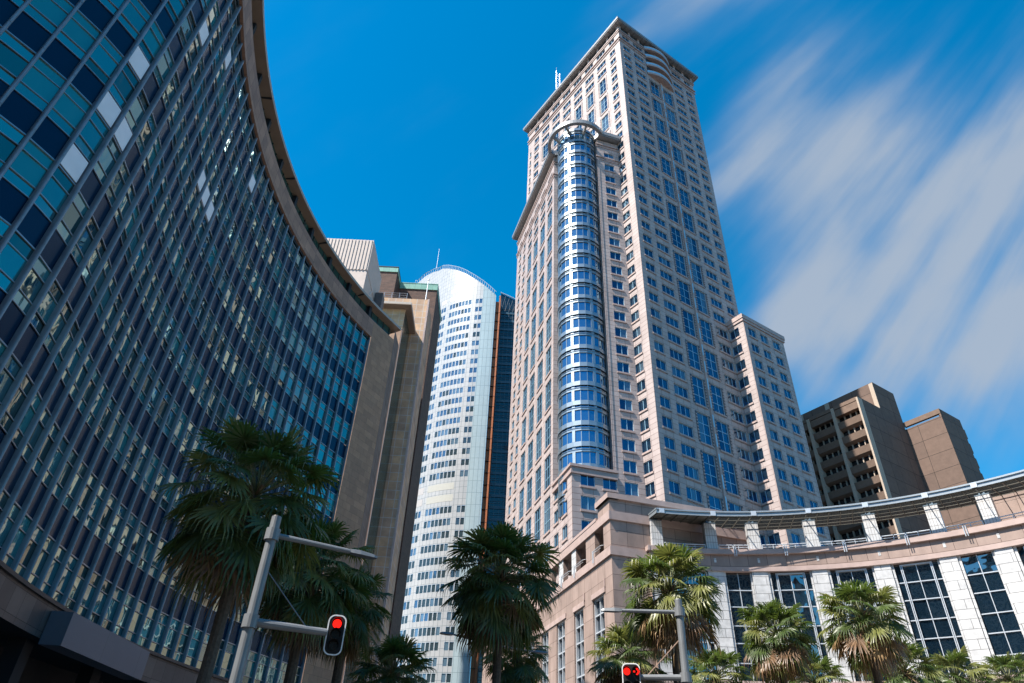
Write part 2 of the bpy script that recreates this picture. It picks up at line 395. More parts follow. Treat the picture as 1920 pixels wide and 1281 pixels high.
# right-hand (shaded) face
PR = flat(Tc, AT+90)
odd = [k for k in range(-9, 30, 2)]
wr = face(PR, 28.0, 0, 177.3,
     [(1.2, 3.65, ks_all, 1, 2, 1), (5.05, 8.5, ks_all, 1, 3, 1), (19.5, 22.95, ks_all, 1, 3, 1), (24.4, 26.8, ks_all, 1, 2, 1),
      (10.1, 13.05, odd, 2, 2, 3), (14.95, 17.9, odd, 2, 2, 3)])
for c0 in (10.1, 14.95):                       # slotted side panels beside the tall windows
    for k in odd:
        for a in (c0-.42, c0+2.95+.10):
            lv = MB(); z0, z1 = zsill(k-1), ztop(k)
            wr.box(PR, a-.04, a+.36, 0.003, 0.05, z0, z1, 2)
            for j in range(9): wr.box(PR, a, a+.32, 0.05, 0.10, z0+.3+j*.62, z0+.62+j*.62, 1)
wr.box(PR, 13.72, 14.28, 0.003, 0.22, 0, 165.0, 1)
for k in range(-6, 30):
    wr.box(PR, 13.86, 14.14, 0.221, 0.27, zsill(k)+.2, zsill(k)+2.7, 3)
for z0, z1 in ((172.3, 173.75), (176.4, 177.35)): band(wr, PR, -0.3, 9.2, z0, z1); band(wr, PR, 18.8, 28.3, z0, z1)
wr.build('facade', T_WALL+[M['louvre'], M['alu_blue']], tower)
# curved balconies at the head of the shaded face
for i in range(4):
    b_ = MB(); z0 = 165.2+i*FL; n = 14; R_ = 9.0
    def arc(k, off=0.0):
        t = -1+2*k/n; return 14+t*4.8, 1.35*(1-t*t)+0.2+off
    for k in range(n):
        (a, da), (b, db) = arc(k), arc(k+1)
        b_.poly([PR(a, 0, z0), PR(b, 0, z0), PR(b, db, z0), PR(a, da, z0)], 0)
        b_.poly([PR(a, da, z0), PR(b, db, z0), PR(b, db, z0+.75), PR(a, da, z0+.75)], 0)
        b_.poly([PR(a, 0, z0+.75), PR(a, da, z0+.75), PR(b, db, z0+.75), PR(b, 0, z0+.75)], 0)
        b_.poly([PR(a, da-.05, z0+.75), PR(b, db-.05, z0+.75), PR(b, db-.05, z0+1.6), PR(a, da-.05, z0+1.6)], 1)
        b_.tube(PR(a, da-.05, z0+1.62), PR(b, db-.05, z0+1.62), .06, n=5, mi=0)
    b_.box(PR, 9.3, 18.7, 0.004, 0.03, z0+.76, z0+FL-.01, 2)  # thin dark sheet paints the shade of the recess behind the balcony
    b_.build('balcony', [M['granite_trim'], M['alu_blue'], M['louvre']], tower)
# left-hand (sunlit) face; its wide panels lie above the wing
PL = flat(Tc, AT, -1)
lo = [k for k in ks_all if k >= 10]; lodd = [k for k in odd if k >= 11]
cl = [(1.95, 4.05, ks_all, 1, 2, 1), (36.2, 38.4, lo, 1, 2, 1), (40.0, 40.7, [k for k in lo if k < 31], 1, 1, 1)]
for g in range(6):
    a = 5.75+g*5.06
    cl += [(a+.55, a+2.95, lodd, 2, 2, 3), (a, a+3.5, [30, 31, 32], 1, 3, 1)]
wlf = face(PL, 41.6, 0, 177.3, cl)
for g in range(6):
    a0 = 5.75+g*5.06
    for k in lodd:
        for a in (a0, a0+3.2):
            z0, z1 = zsill(k-1), ztop(k)+.2
            wlf.box(PL, a, a+.3, 0.003, 0.04, z0, z1, 2)
            for j in range(9): wlf.box(PL, a+.03, a+.27, 0.04, 0.09, z0+.3+j*.62, z0+.62+j*.62, 1)
for z0, z1 in ((172.3, 173.75), (176.4, 177.35)): band(wlf, PL, -0.3, 41.9, z0, z1)
wlf.build('facade', T_WALL+[M['louvre']], tower)
# back faces close the shaft
bk = MB()
PB = flat(Tc+U2(AT)*41.6, AT+90, -1); bk.wall(PB, 0, 28, 0, 180, [], .1)
PB2 = flat(Tc+U2(AT+90)*28, AT, 1); bk.wall(PB2, 0, 41.6, 0, 180, [], .1)
bk.build('rear_wall', T_WALL, tower)
# roof: attic wall painted dark as a recess's shade, stub piers, overhanging slab
att = MB()
att.box(PR, 0.05, 27.95, -41.5, -0.05, 177.3, 179.5, 2)
for i in range(9): att.box(PR, 0.1+i*3.39, 0.75+i*3.39, -.04, 0.14, 177.36, 179.55, 0)
for i in range(11): att.box(PL, 0.1+i*4.05, .8+i*4.05, -.04, 0.14, 177.36, 179.55, 0)
att.build('attic', [M['granite_trim'], M['granite'], M['dark']], tower)
rf = MB()
rf.box(PR, -1.25, 29.25, -42.9, 1.25, 179.55, 179.9, 0)
rf.box(PR, -1.4, 29.4, -43.05, 1.4, 179.91, 180.8, 0)
for i in range(21): rf.box(PR, -1.0+i*1.5, -.96+i*1.5, .1, 1.2, 179.50, 179.548, 1)
for i in range(28): rf.box(PL, i*1.5, i*1.5+.04, .1, 1.2, 179.50, 179.548, 1)
roof_o = subbase(rf.build('roof', [M['steel_roof'], M['dark']], tower), tower)
mast = MB()
base = Tc+U2(AT)*31.5+U2(AT+90)*3.0; mv = U2(AT+90)*.85-U2(AT)*.5
for q_, zt_ in ((base, 201.5), (base+mv, 200.2)): mast.tube((*q_, 180.7), (*q_, zt_), .11, n=6)
for j in range(10):
    z_ = 181.5+j*1.85; p_, q_ = (base, base+mv) if j % 2 else (base+mv, base)
    mast.tube((*p_, z_), (*q_, z_+1.85), .06, n=5)
mast.tube((*base, 201.4), (*base, 203.6), .06, n=5)
mast.build('antenna_mast', M['alu_white'], roof_o)

# stepped-down wing on the right
ic = Tc+U2(AT+90)*23.45; wc = ic-U2(AT)*3.65
kw = [k for k in range(-12, 10)]
PWf = flat(wc, AT+90)
ww = face(PWf, 12.65, 0, 86.9, [(1.4, 3.7, kw, 1, 2, 1), (5.05, 7.35, kw, 1, 2, 1), (8.9, 11.2, kw, 1, 2, 1)])
PWr = flat(wc, AT, -1)
w2 = face(PWr, 3.65, 0, 86.9, [(1.25, 3.6, kw, 1, 2, 1)])
ww.join(w2)
ww.box(flat(wc, AT+90), -0.0, 0.5, 0.003, 0.14, 0, 86.5, 1)
PWs = flat(wc+U2(AT+90)*12.65, AT, 1); ww.wall(PWs, 0, 22, 0, 86.9, [], .1)
ww.box(PWf, -.2, 12.9, -20, 0.22, 86.9, 87.5, 1); ww.box(PWf, -.32, 13.0, -20.2, 0.34, 87.51, 88.5, 1)
ww.build('side_wing', T_WALL, tower)

# rotated wing: sunlit west front, recess wall, low block under the round bay
PWL = flat(Wc, AW, -1)
big = [k for k in range(-9, 18, 2)]
wcols = []
for a, b in ((1.25, 4.5), (6.3, 9.6), (11.45, 14.7), (16.45, 19.4)):
    wcols += [(a, b, big, 2, 3, 3), (a, b, [18, 19, 20], 1, 3, 1)]
kn = [k for k in range(-12, 21)]
wcols += [(21.8, 23.5, kn, 1, 2, 1), (25.5, 27.1, kn, 1, 2, 1)]
wl_ = face(PWL, 29.2, 0, 133.0, wcols)
for z0, z1 in ((125.6, 126.8), (130.2, 131.2)): band(wl_, PWL, -.2, 29.5, z0, z1, .22)
wl_.build('west_front', T_WALL, tower)
PRW = flat(Si, AW+90, -1)                       # recess wall: u runs right; outward towards the street
def PRW(u, d, z):
    q = Si+U2(AW+90)*u-U2(AW)*d; return (q[0], q[1], z)
def PML(u, d, z):
    q = Mc+U2(AW)*u-U2(AW+90)*d; return (q[0], q[1], z)
def PMR(u, d, z):
    q = Mc+U2(AW+90)*u-U2(AW)*d; return (q[0], q[1], z)
def PWR(u, d, z):
    q = Wc+U2(AW+90)*u-U2(AW)*d; return (q[0], q[1], z)
def PRL(u, d, z):
    q = Si+U2(AW+90)*-5.38+U2(AW)*u-U2(AW+90)*d; return (q[0], q[1], z)
holes = []; rw = MB()
kr = list(range(-12, 21))
for k in kr:
    holes.append((-3.62, -1.25, zsill(k), ztop(k)))
    wins.append((show(PRW, -2.4, 0, zsill(k), 5.2), win_unit(PRW, -3.62, -1.25, zsill(k), ztop(k), 2, 1, tilt=.006, var=TV)))
    sill(rw, PRW, -3.62, -1.25, zsill(k))
rw2 = MB(); rw2.wall(PRW, -5.38, 0, 0, 132.6, holes, .24, 0); rw2.join(rw)
rw2.wall(PRL, 0, 8, 0, 132.6, [], .1); rw2.wall(PWR, 0, 6, 0, 133, [], .1)
rw2.box(PRW, -5.4, -4.93, 0.003, 0.10, 48.6, 126, 0)
for z0, z1 in ((125.6, 126.8), (130.2, 131.2)):
    band(rw2, PRW, -5.6, -.1, z0, z1, .2); band(rw2, PWR, -.1, 3.0, z0, z1, .2)
rw2.build('recess_wall', T_WALL, tower)
km = [k for k in range(-12, 0)]
mb_ = face(PMR, 7.65, 0, 46.9, [(1.45, 3.85, [k for k in km if k < 0], 1, 2, 1), (5.2, 7.55, [k for k in km if k < 0], 1, 2, 1)])
m2 = face(PML, 8.7, 0, 46.9, [(2.1, 4.3, km, 1, 2, 1), (6.0, 8.1, km, 1, 2, 1)])
mb_.join(m2)
def PMS(u, d, z):
    q = Mc+U2(AW+90)*(7.65+d)+U2(AW)*u; return (q[0], q[1], z)
mb_.wall(PMS, 0, 1.5, 0, 46.9, [], .1)
mb_.box(PMR, -.22, 7.66, -8.6, .22, 46.9, 47.35, 1); mb_.box(PMR, -.12, 7.66, -8.6, .12, 47.36, 48.0, 1)
mb_.box(PMR, -.36, 7.80, -8.6, .36, 48.01, 48.45, 1)
mb_.build('low_block', T_WALL, tower)
emit(tower, 'window', wins, T_WIN, 100, 'window')
# wing roof eaves joined by the open ring over the round bay
ev = MB()
ev.box(PWL, -.6, 30.2, -8, 1.3, 133.0, 133.4, 0); ev.box(PWL, -.6, 30.35, -8, 1.45, 133.41, 134.4, 0)
ev.box(PRW, -5.2, 0.1, -8, 1.3, 132.9, 133.25, 0); ev.box(PRW, -5.2, 0.1, -8, 1.45, 133.26, 134.3, 0)
ev.build('roof', M['steel_roof'], tower)
CY = np.array([102.6*sin(rad(7.33)), 102.6*cos(rad(7.33))])
A0 = 187.33
bay = MB(); RB = 4.38; step = 16.5
angs = [A0+23-step*k for k in range(-6, 13)]        # 0 = wide upright left of centre
def cyq(mb, r, a, b, z0, z1, mi): mb.poly([(*(CY+r*U2(a)), z0), (*(CY+r*U2(b)), z0), (*(CY+r*U2(b)), z1), (*(CY+r*U2(a)), z1)], mi)
bay_win = []
def ring_band(mb, z0, z1, r0, r1, mi):
    for a, b in zip(angs[:-1], angs[1:]):
        cyq(mb, r1, a, b, z0, z1, mi)
        for z in (z0, z1): mb.poly([(*(CY+r0*U2(a)), z), (*(CY+r0*U2(b)), z), (*(CY+r1*U2(b)), z), (*(CY+r1*U2(a)), z)], mi)
for k in range(-2, 22):
    zt, zs = ztop(k)+.1, zsill(k)+.25
    for (a, b) in zip(angs[:-1], angs[1:]):
        g = MB(); cyq(g, RB, a, b, zs, zt, 0); cyq(g, RB, a, b, zt+.45, zt+.95, 0)
        for z0, z1 in ((zs, zs+.06), (zt-.06, zt)): cyq(g, RB+.03, a, b, z0, z1, 1)
        wide = abs(((a-(A0+23))/step) % 3) < .01
        q = CY+(RB+.02)*U2(a); w_ = .26 if wide else .07
        def Pm(u, d, z, a=a): s_ = CY+(RB+d)*U2(a)+u*U2(a+90); return (s_[0], s_[1], z)
        g.box(Pm, -w_, w_, -.05, .16 if wide else .06, zs-.02, zt+.02, 1)
        g.box(Pm, -w_, w_, -.05, .10 if wide else .06, zt+.45, zt+.95, 1)
        bay_win.append((show(Pm, 0, 0, zs, 2.0) if cos(rad(a-A0)) > 0.1 else 0, g))
    ring_band(bay, zt, zt+.45, RB-.1, RB+.17, 0); ring_band(bay, zt+.40, zt+.47, RB-.1, RB+.26, 0)
    ring_band(bay, zt+.93, zs+FL, RB-.1, RB+.17, 0); ring_band(bay, zt+.93, zt+1.03, RB-.1, RB+.26, 0)
bay.poly([(*(CY+(RB+.1)*U2(a)), 133.0) for a in angs], 0)
bay.build('bay_floor_bands', M['bay_metal'], tower)
emit(tower, 'bay_window', bay_win, [M['win_cyl'], M['bay_metal']], 100)
rg = MB(); n = 48
for k in range(n):
    a, b = A0-150+300*k/n, A0-150+300*(k+1)/n
    for r, z0, z1 in ((6.9, 133.2, 134.35), (6.1, 133.2, 134.35)): rg.poly([(*(CY+r*U2(a)), z0), (*(CY+r*U2(b)), z0), (*(CY+r*U2(b)), z1), (*(CY+r*U2(a)), z1)], 0, smooth=True)
    for z in (133.2, 134.35): rg.poly([(*(CY+6.1*U2(a)), z), (*(CY+6.1*U2(b)), z), (*(CY+6.9*U2(b)), z), (*(CY+6.9*U2(a)), z)], 0)
for a in (-62, -22, 22, 62):
    def Ps(u, d, z, a=a): s_ = CY+u*U2(A0+a)+d*U2(A0+a+90); return (s_[0], s_[1], z)
    h0 = [(4.1, 132.2), (6.2, 133.25), (6.2, 134.3), (4.1, 133.3)]
    for (u0, z0), (u1, z1) in zip(h0, h0[1:]+h0[:1]):
        rg.poly([Ps(u0, -.25, z0), Ps(u0, .25, z0), Ps(u1, .25, z1), Ps(u1, -.25, z1)], 0)
    for d in (-.25, .25): rg.poly([Ps(u, d, z) for u, z in h0], 0)
rg.build('roof_ring', M['steel_roof'], tower)
# ------------------------------------------------------------------ crescent building at the foot of the tower
CC, CR = np.array([20.0, 33.7]), 36.3
crescent = thing('crescent_building', 'low curved stone building with white pillars and a roof terrace in front of the tower', 'building', (CC[0]+CR*.2, CC[1]+CR, 0))
Pc = np.array([11.37, 69.07])
PCR = polar(CC, -1, CR)                         # outward = towards the square (centre)
G2 = [M['granite_pod'], M['granite_trim'], M['marble'], M['dark']]
# angular layout: pilasters with window bays between
PIL = [(-6.9, -4.4), (2.3, 4.75), (9.3, 11.75), (18.45, 20.75), (27.45, 29.8), (36.45, 38.8), (43.5, 45.9), (52.6, 54.9), (61.7, 64.0)]
ang0, ang1 = -7.3, 66.0
ZB, ZT = 14.0, 24.3
cw = MB()
# parapet band
def arcbox(mb, a0, a1, d0, d1, z0, z1, mi, seg=1.5, P=PCR): mb.box(P, a0, a1, d0, d1, z0, z1, mi, max(1, int(abs(a1-a0)/seg)))
def arcwall(mb, a0, a1, z0, z1, d, mi, seg=1.5, P=PCR, deg=None):
    n = max(1, int((a1-a0)/seg))
    for k in range(n):
        a, b = a0+(a1-a0)*k/n, a0+(a1-a0)*(k+1)/n
        s_ = rad(1)*CR
        mb.poly([P(a, d, z0), P(b, d, z0), P(b, d, z1), P(a, d, z1)], mi, [(a*s_, z0), (b*s_, z0), (b*s_, z1), (a*s_, z1)])
arcwall(cw, ang0, ang1, ZT+.45, 26.0, 0.10, 0); arcbox(cw, ang0, ang1, -.6, .16, ZT, ZT+.45, 1)
arcbox(cw, ang0, ang1, -.6, .40, 26.0, 26.52, 1)
arcwall(cw, ang0, ang1, 0, ZB-.5, 0.12, 0); arcbox(cw, ang0, ang1, -.5, .3, ZB-.5, ZB, 1)
cw.poly([PCR(ang0, -3, 0), PCR(ang0, .1, 0), PCR(ang0, .1, 26), PCR(ang0, -3, 26)], 0)
cw.box(PCR, ang0-.35, ang0-.002, -2.2, .45, 26.0, 26.52, 1)
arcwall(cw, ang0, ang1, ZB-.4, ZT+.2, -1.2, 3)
n = 50
for k in range(n):                              # terrace floor
    a, b = ang0+(ang1-ang0)*k/n, ang0+(ang1-ang0)*(k+1)/n
    cw.poly([PCR(a, .05, 26.3), PCR(b, .05, 26.3), PCR(b, -8, 26.3), PCR(a, -8, 26.3)], 0)
cw.build('facade', G2, crescent)
for a, b in PIL:
    p = MB()
    arcwall(p, a, b, ZB, ZT, 0.0, 0, 1.0); p.poly([PCR(a, 0, ZB), PCR(a, -.7, ZB), PCR(a, -.7, ZT), PCR(a, 0, ZT)], 0); p.poly([PCR(b, 0, ZB), PCR(b, -.7, ZB), PCR(b, -.7, ZT), PCR(b, 0, ZT)], 0)
    p.box(PCR, b+.05, b+.42, -.6, -.14, ZB, ZT, 0)
    p.box(PCR, a-.30, a-.05, -.6, -.18, ZB, ZT, 0)
    p.build('pilaster', M['marble'], crescent)
    # upper pillar and its steel neck
    q = MB(); m_ = (a+b)/2+.05; h_ = .94
    arcbox(q, m_-h_, m_+h_, -1.05, 0.02, 26.52, 29.42, 0, 3)
    pil_o = subbase(q.build('pillar', M['pillar'], crescent), crescent)
    nk = MB(); nk.box(PCR, m_-.42, m_-.2, -.75, -.25, 29.42, 30.0, 0); nk.box(PCR, m_+.2, m_+.42, -.75, -.25, 29.42, 30.0, 0); nk.box(PCR, m_-.2, m_+.2, -.6, -.4, 29.42, 30.0, 0)
    nk.box(PCR, m_-1.0, m_+1.0, -1.08, .05, 29.42, 29.50, 0)
    nk.build('pillar_neck', M['steel_blue'], pil_o)
    t = MB(); t.box(PCR, m_-.18+.1, m_+.28, .105, .13, 25.18, 25.62, 0); t.build('wall_tile', M['marble'], crescent)
for i in range(len(PIL)-1):                     # window bays, side lights where the bay is wide
    a, b = PIL[i][1]+.48, PIL[i+1][0]-.32
    wide = (PIL[i+1][0]-PIL[i][1]) > 6
    w = MB(); g = -.42
    zs = [14.1, 15.63, 17.42, 19.05, 20.86, 22.5, 24.2]
    us = [a, a+.9, (a+b)/2, b-.9, b] if wide else [a, (a+b)/2, b]
    for u0, u1 in zip(us[:-1], us[1:]):
        for z0, z1 in zip(zs[:-1], zs[1:]):
            t1, t2 = rnd.uniform(-.012, .012), rnd.uniform(-.012, .012)
            w.poly([PCR(u0, g-t1-t2, z0), PCR(u1, g+t1-t2, z0), PCR(u1, g+t1+t2, z1), PCR(u0, g-t1+t2, z1)], 0)
    fr = .075
    for u in us[1:-1]:
        edge = wide and (u in (us[1], us[3]))
        ww_ = .10 if edge else .05
        if edge:
            for o_ in (-.16, .05): w.box(PCR, u+o_, u+o_+.12, g+.015, g+.22, zs[0], zs[-1], 1)
        else: w.box(PCR, u-ww_, u+ww_, g+.015, g+.12, zs[0], zs[-1], 1)
    for z in zs[1:-1]: w.box(PCR, a, b, g+.015, g+.10, z-.045, z+.045, 1)
    if wide: w.box(PCR, us[1]-.1, us[3]+.1, g+.015, g+.2, 24.05, 24.2, 1)
    w.build('window', [M['win_hall'], M['alu_white']], crescent)
# terrace railing
for i in range(len(PIL)-1):
    r_ = MB(); a, b = PIL[i][1]-.1, PIL[i+1][0]+.1; n = max(3, int((b-a)/1.5))
    for z in (26.82, 27.06):
        for k in range(n):
            u0, u1 = a+(b-a)*k/n, a+(b-a)*(k+1)/n
            r_.tube(PCR(u0, .02, z), PCR(u1, .02, z), .055 if z > 27 else .035, n=6)
    for k in range(n+1): r_.tube(PCR(a+(b-a)*k/n, .02, 26.5), PCR(a+(b-a)*k/n, .02, 27.05), .035, n=5)
    mm = (a+b)/2
    for o_ in (-.16, .16): r_.tube(PCR(mm+o_, .5, 25.75), PCR(mm+o_, .5, 26.75), .05, n=6); r_.tube(PCR(mm+o_, .5, 26.7), PCR(mm+o_, .0, 27.0), .04, n=5)
    r_.build('railing', M['alu_white'], crescent)
# roof canopy: ribbed soffit rising to the back
cn = MB(); ca0, ca1 = -6.6, 66
def PCN(a, r, z): q = CC+r*U2(a); return (q[0], q[1], z)
n = 60; RA, RB_ = 34.1, 40.8; ZA, ZBK = 29.42, 30.36
for k in range(n):
    a, b = ca0+(ca1-ca0)*k/n, ca0+(ca1-ca0)*(k+1)/n
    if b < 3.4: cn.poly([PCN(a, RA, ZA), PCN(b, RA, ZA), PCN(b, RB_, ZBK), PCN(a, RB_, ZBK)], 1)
    if b < 3.4: cn.poly([PCN(a, RA, ZA+.5), PCN(b, RA, ZA+.5), PCN(b, RB_, ZBK+.2), PCN(a, RB_, ZBK+.2)], 0)
    else:                                       # raked sun-slats: closed to a view from below, open to the high sun
        sn = sin(rad(SUN_AZ)-rad((a+b)/2)); cs = -cos(rad(SUN_AZ)-rad((a+b)/2)); rk = max(.25, cs)/tan(rad(SUN_EL))
        for j in range(21):
            r_ = 34.4+j*.3; z_ = ZA+(ZBK-ZA)*(r_-RA)/(RB_-RA)
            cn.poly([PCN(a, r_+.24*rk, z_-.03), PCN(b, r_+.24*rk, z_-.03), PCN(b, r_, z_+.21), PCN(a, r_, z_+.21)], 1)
    for r0, r1, z0, z1 in ((RA-.02, RA-.02, ZA-.03, ZA+.12), (RA+.05, RA+.05, ZA+.12, ZA+.36), (RA-.06, RA-.06, ZA+.36, ZA+.52)):
        cn.poly([PCN(a, r0, z0), PCN(b, r0, z0), PCN(b, r1, z1), PCN(a, r1, z1)], 0)
    cn.poly([PCN(a, RA-.06, ZA+.36), PCN(b, RA-.06, ZA+.36), PCN(b, RA+.05, ZA+.36), PCN(a, RA+.05, ZA+.36)], 0)
    cn.poly([PCN(a, RA-.06, ZA+.52), PCN(b, RA-.06, ZA+.52), PCN(b, RA+.3, ZA+.52), PCN(a, RA+.3, ZA+.52)], 0)
    cn.poly([PCN(a, RB_, ZBK), PCN(b, RB_, ZBK), PCN(b, RB_, ZBK+.2), PCN(a, RB_, ZBK+.2)], 0)
    for r_ in (35.9, 37.6, 39.2, 40.65):        # curved purlins
        z = ZA+(ZBK-ZA)*(r_-RA)/(RB_-RA)
        cn.poly([PCN(a, r_-.04, z-.08), PCN(b, r_-.04, z-.08), PCN(b, r_+.04, z-.08), PCN(a, r_+.04, z-.08)], 2)
        cn.poly([PCN(a, r_-.04, z-.08), PCN(b, r_-.04, z-.08), PCN(b, r_-.04, z), PCN(a, r_-.04, z)], 2)
for k in range(int((ca1-ca0)/1.82)+1):          # radial ribs
    a = ca0+.3+k*1.82
    for r0, r1 in ((RA+.15, RB_),):
        z0, z1 = ZA+.02, ZBK; da = .05
        cn.poly([PCN(a-da, r0, z0-.1), PCN(a+da, r0, z0-.1), PCN(a+da, r1, z1-.1), PCN(a-da, r1, z1-.1)], 2)
        for s_ in (-da, da): cn.poly([PCN(a+s_, r0, z0-.1), PCN(a+s_, r1, z1-.1), PCN(a+s_, r1, z1+.02), PCN(a+s_, r0, z0+.02)], 2)
for z0, z1, dd in ((ZA-.03, ZA+.12, .04), (ZA+.12, ZA+.36, 0), (ZA+.36, ZA+.52, .07)):
    cn.poly([PCN(ca0-dd, RA-.05, z0), PCN(ca0-dd, RB_, z0+.8), PCN(ca0-dd, RB_, z1+.7), PCN(ca0-dd, RA-.05, z1)], 0)
for a, b in PIL: m_ = (a+b)/2; cn.box(PCR, m_-.45, m_+.45, 2.22, 2.30, ZA+.0, ZA+.5, 3)
cn.build('canopy', [M['fascia'], M['soffit'], M['rib'], M['alu_white']], crescent)
# corner block at the left end
def PPL(u, d, z): q = Pc+U2(AW)*u-U2(AW+90)*d; return (q[0], q[1], z)
def PPR(u, d, z): q = Pc+U2(AW+90)*u-U2(AW)*d; return (q[0], q[1], z)
cb = MB(); hl = []
opening = [(1.9, 4.3), (6.95, 10.0), (11.5, 14.3), (15.9, 18.5)]
tall = [(2.45, 5.45), (8.15, 11.0), (13.95, 16.8), (19.7, 22.4), (25.4, 28.2), (31.2, 34)]
for a, b in opening: hl.append((a, b, 26.1, 29.0))
for a, b in tall: hl.append((a, b, 13.6, 21.95))
cb.wall(PPL, 0, 52, 0, 30.0, hl, .55, 0)
for a, b in opening:                            # loggia behind the openings
    cb.box(PPL, a-.4, b+.6, -3.6, -3.3, 25.5, 29.6, 0)
cb.poly([PPL(0, -.5, 29.0), PPL(20, -.5, 29.0), PPL(20, -4, 29.0), PPL(0, -4, 29.0)], 0)
cb.box(PPL, 10.05, 11.45, -.6, .02, 26.1, 29.0, 2); cb.box(PPL, 14.35, 15.85, -.6, .02, 26.1, 29.0, 2)
for z0, z1, d in ((25.2, 26.1, .22), (29.0, 29.95, .2)): cb.box(PPL, -.22, 52, .003, d, z0, z1, 1); cb.box(PPR, -.0, 4.3 if z0 < 26 else 17, .003, d, z0, z1, 1)
cb.box(PPR, -.3, 16.9, -3.2, .32, 31.35, 31.95, 1)
cb.wall(PPR, 0, 16.6, 0, 31.4, [], .1, 0)
cb.wall(PPL, 0, 3.2, 30.0, 31.4, [], .1, 0); cb.box(PPL, -.3, 3.3, -1, .32, 31.35, 31.95, 1)
cb.box(PPL, 3.3, 52, -1.2, .25, 29.96, 30.3, 1)
cb.poly([PPL(0, -.1, 31.3), PPL(0, -16, 31.3), PPL(3.2, -16, 31.3), PPL(3.2, -.1, 31.3)], 0)
cb.poly([PPR(16.6, 0, 26), PPR(16.6, 0, 31.4), PPR(16.6, -3.2, 31.4), PPR(16.6, -3.2, 26)], 0)
for a, b in tall[:2]:
    cb.box(PPL, a-.5, b+.1, .003, .12, 21.97, 22.5, 1); cb.box(PPL, a-.55, a-.42, .003, .12, 22.5, 23.3, 1)
cb.box(PPL, tall[2][0]-.5, 30, .003, .12, 21.97, 22.5, 1)
cb.build('corner_block', G2, crescent)
for a, b in tall:
    win_unit(PPL, a, b, 13.6, 21.95, 2, 5, glass_d=-.5, fr=.14, dep=.3, tilt=.006).build('window', [M['win_hall'], M['alu_white']], crescent)
for a, b in opening[:3]:
    r_ = MB(); r_.tube(PPL(a+.1, .35, 26.75), PPL(b-.1, .35, 26.75), .05, n=6); r_.tube(PPL(a+.1, .35, 26.5), PPL(b-.1, .35, 26.5), .035, n=6)
    for u in (a+.1, b-.1): r_.tube(PPL(u, .35, 26.75), PPL(u, -.2, 26.9), .04, n=5)
    for u in (b-.3, b-.05): r_.tube(PPL(u, .36, 25.5), PPL(u, .36, 26.8), .045, n=5)
    r_.build('railing', M['alu_white'], crescent)
# matching block at the right end, behind the canopy
PCB = polar(CC, -1, 39.4)
rb = MB()
n = 12
arcwall(rb, 44.4, 66, 26.2, 31.0, 0, 0, 1.5, PCB); arcbox(rb, 44.4, 66, -.8, .12, 30.75, 31.25, 1, 1.5, PCB); arcbox(rb, 44.1, 66, -.8, .34, 31.26, 31.7, 1, 1.5, PCB)
rb.poly([PCB(44.4, 0, 26.2), PCB(44.4, -6, 26.2), PCB(44.4, -6, 31), PCB(44.4, 0, 31)], 0)
rb.build('corner_block', G2, crescent)
# ------------------------------------------------------------------ curved glass office building on the left
QC, QR = np.array([27.05, 34.38]), 46.16
pts = [QC+QR*U2(-63.44-1.5239*i) for i in range(29)]            # fin positions along the front, right to left
for h_ in (12, 8, 3, -8, -22, -30, -34, -34, -34, -34, -34, -34, -34, -34):
    pts.append(pts[-1]+1.227*np.array([sin(rad(h_)), -cos(rad(h_))]))
QP = [np.array(p) for p in pts]; NQ = len(QP)
QN = []                                                          # outward normals (towards the square)
for i in range(NQ):
    t_ = QP[min(i+1, NQ-1)]-QP[max(i-1, 0)]; t_ = t_/np.linalg.norm(t_)
    QN.append(np.array([-t_[1], t_[0]]))
if QN[5] @ (QC-QP[5]) < 0: QN = [-n_ for n_ in QN]
def PQ(u, d, z):                                                 # u = fin index (real), d outward
    i = min(max(int(math.floor(u)), 0), NQ-2); f_ = u-i
    q = QP[i]*(1-f_)+QP[i+1]*f_; n_ = QN[i]*(1-f_)+QN[i+1]*f_
    q = q+n_*d; return (q[0], q[1], z)
qantas = thing('curved_office_building', 'dark concave office building with blue glass, close-set vertical metal fins and a flat eave', 'building', (QP[14][0]-6, QP[14][1], 0))
QB, QT, QF = 8.82, 41.3, 3.39
UM = NQ-1.0
fin_items, spans, panes = [], [], []
def bayframe(i):
    a, b = QP[i], QP[i+1]; t_ = b-a; L = np.linalg.norm(t_); t_ = t_/L; n_ = (QN[i]+QN[i+1]); n_ = n_/np.linalg.norm(n_)
    def P(u, d, z): q = a+t_*u+n_*d; return (q[0], q[1], z)
    return P, L
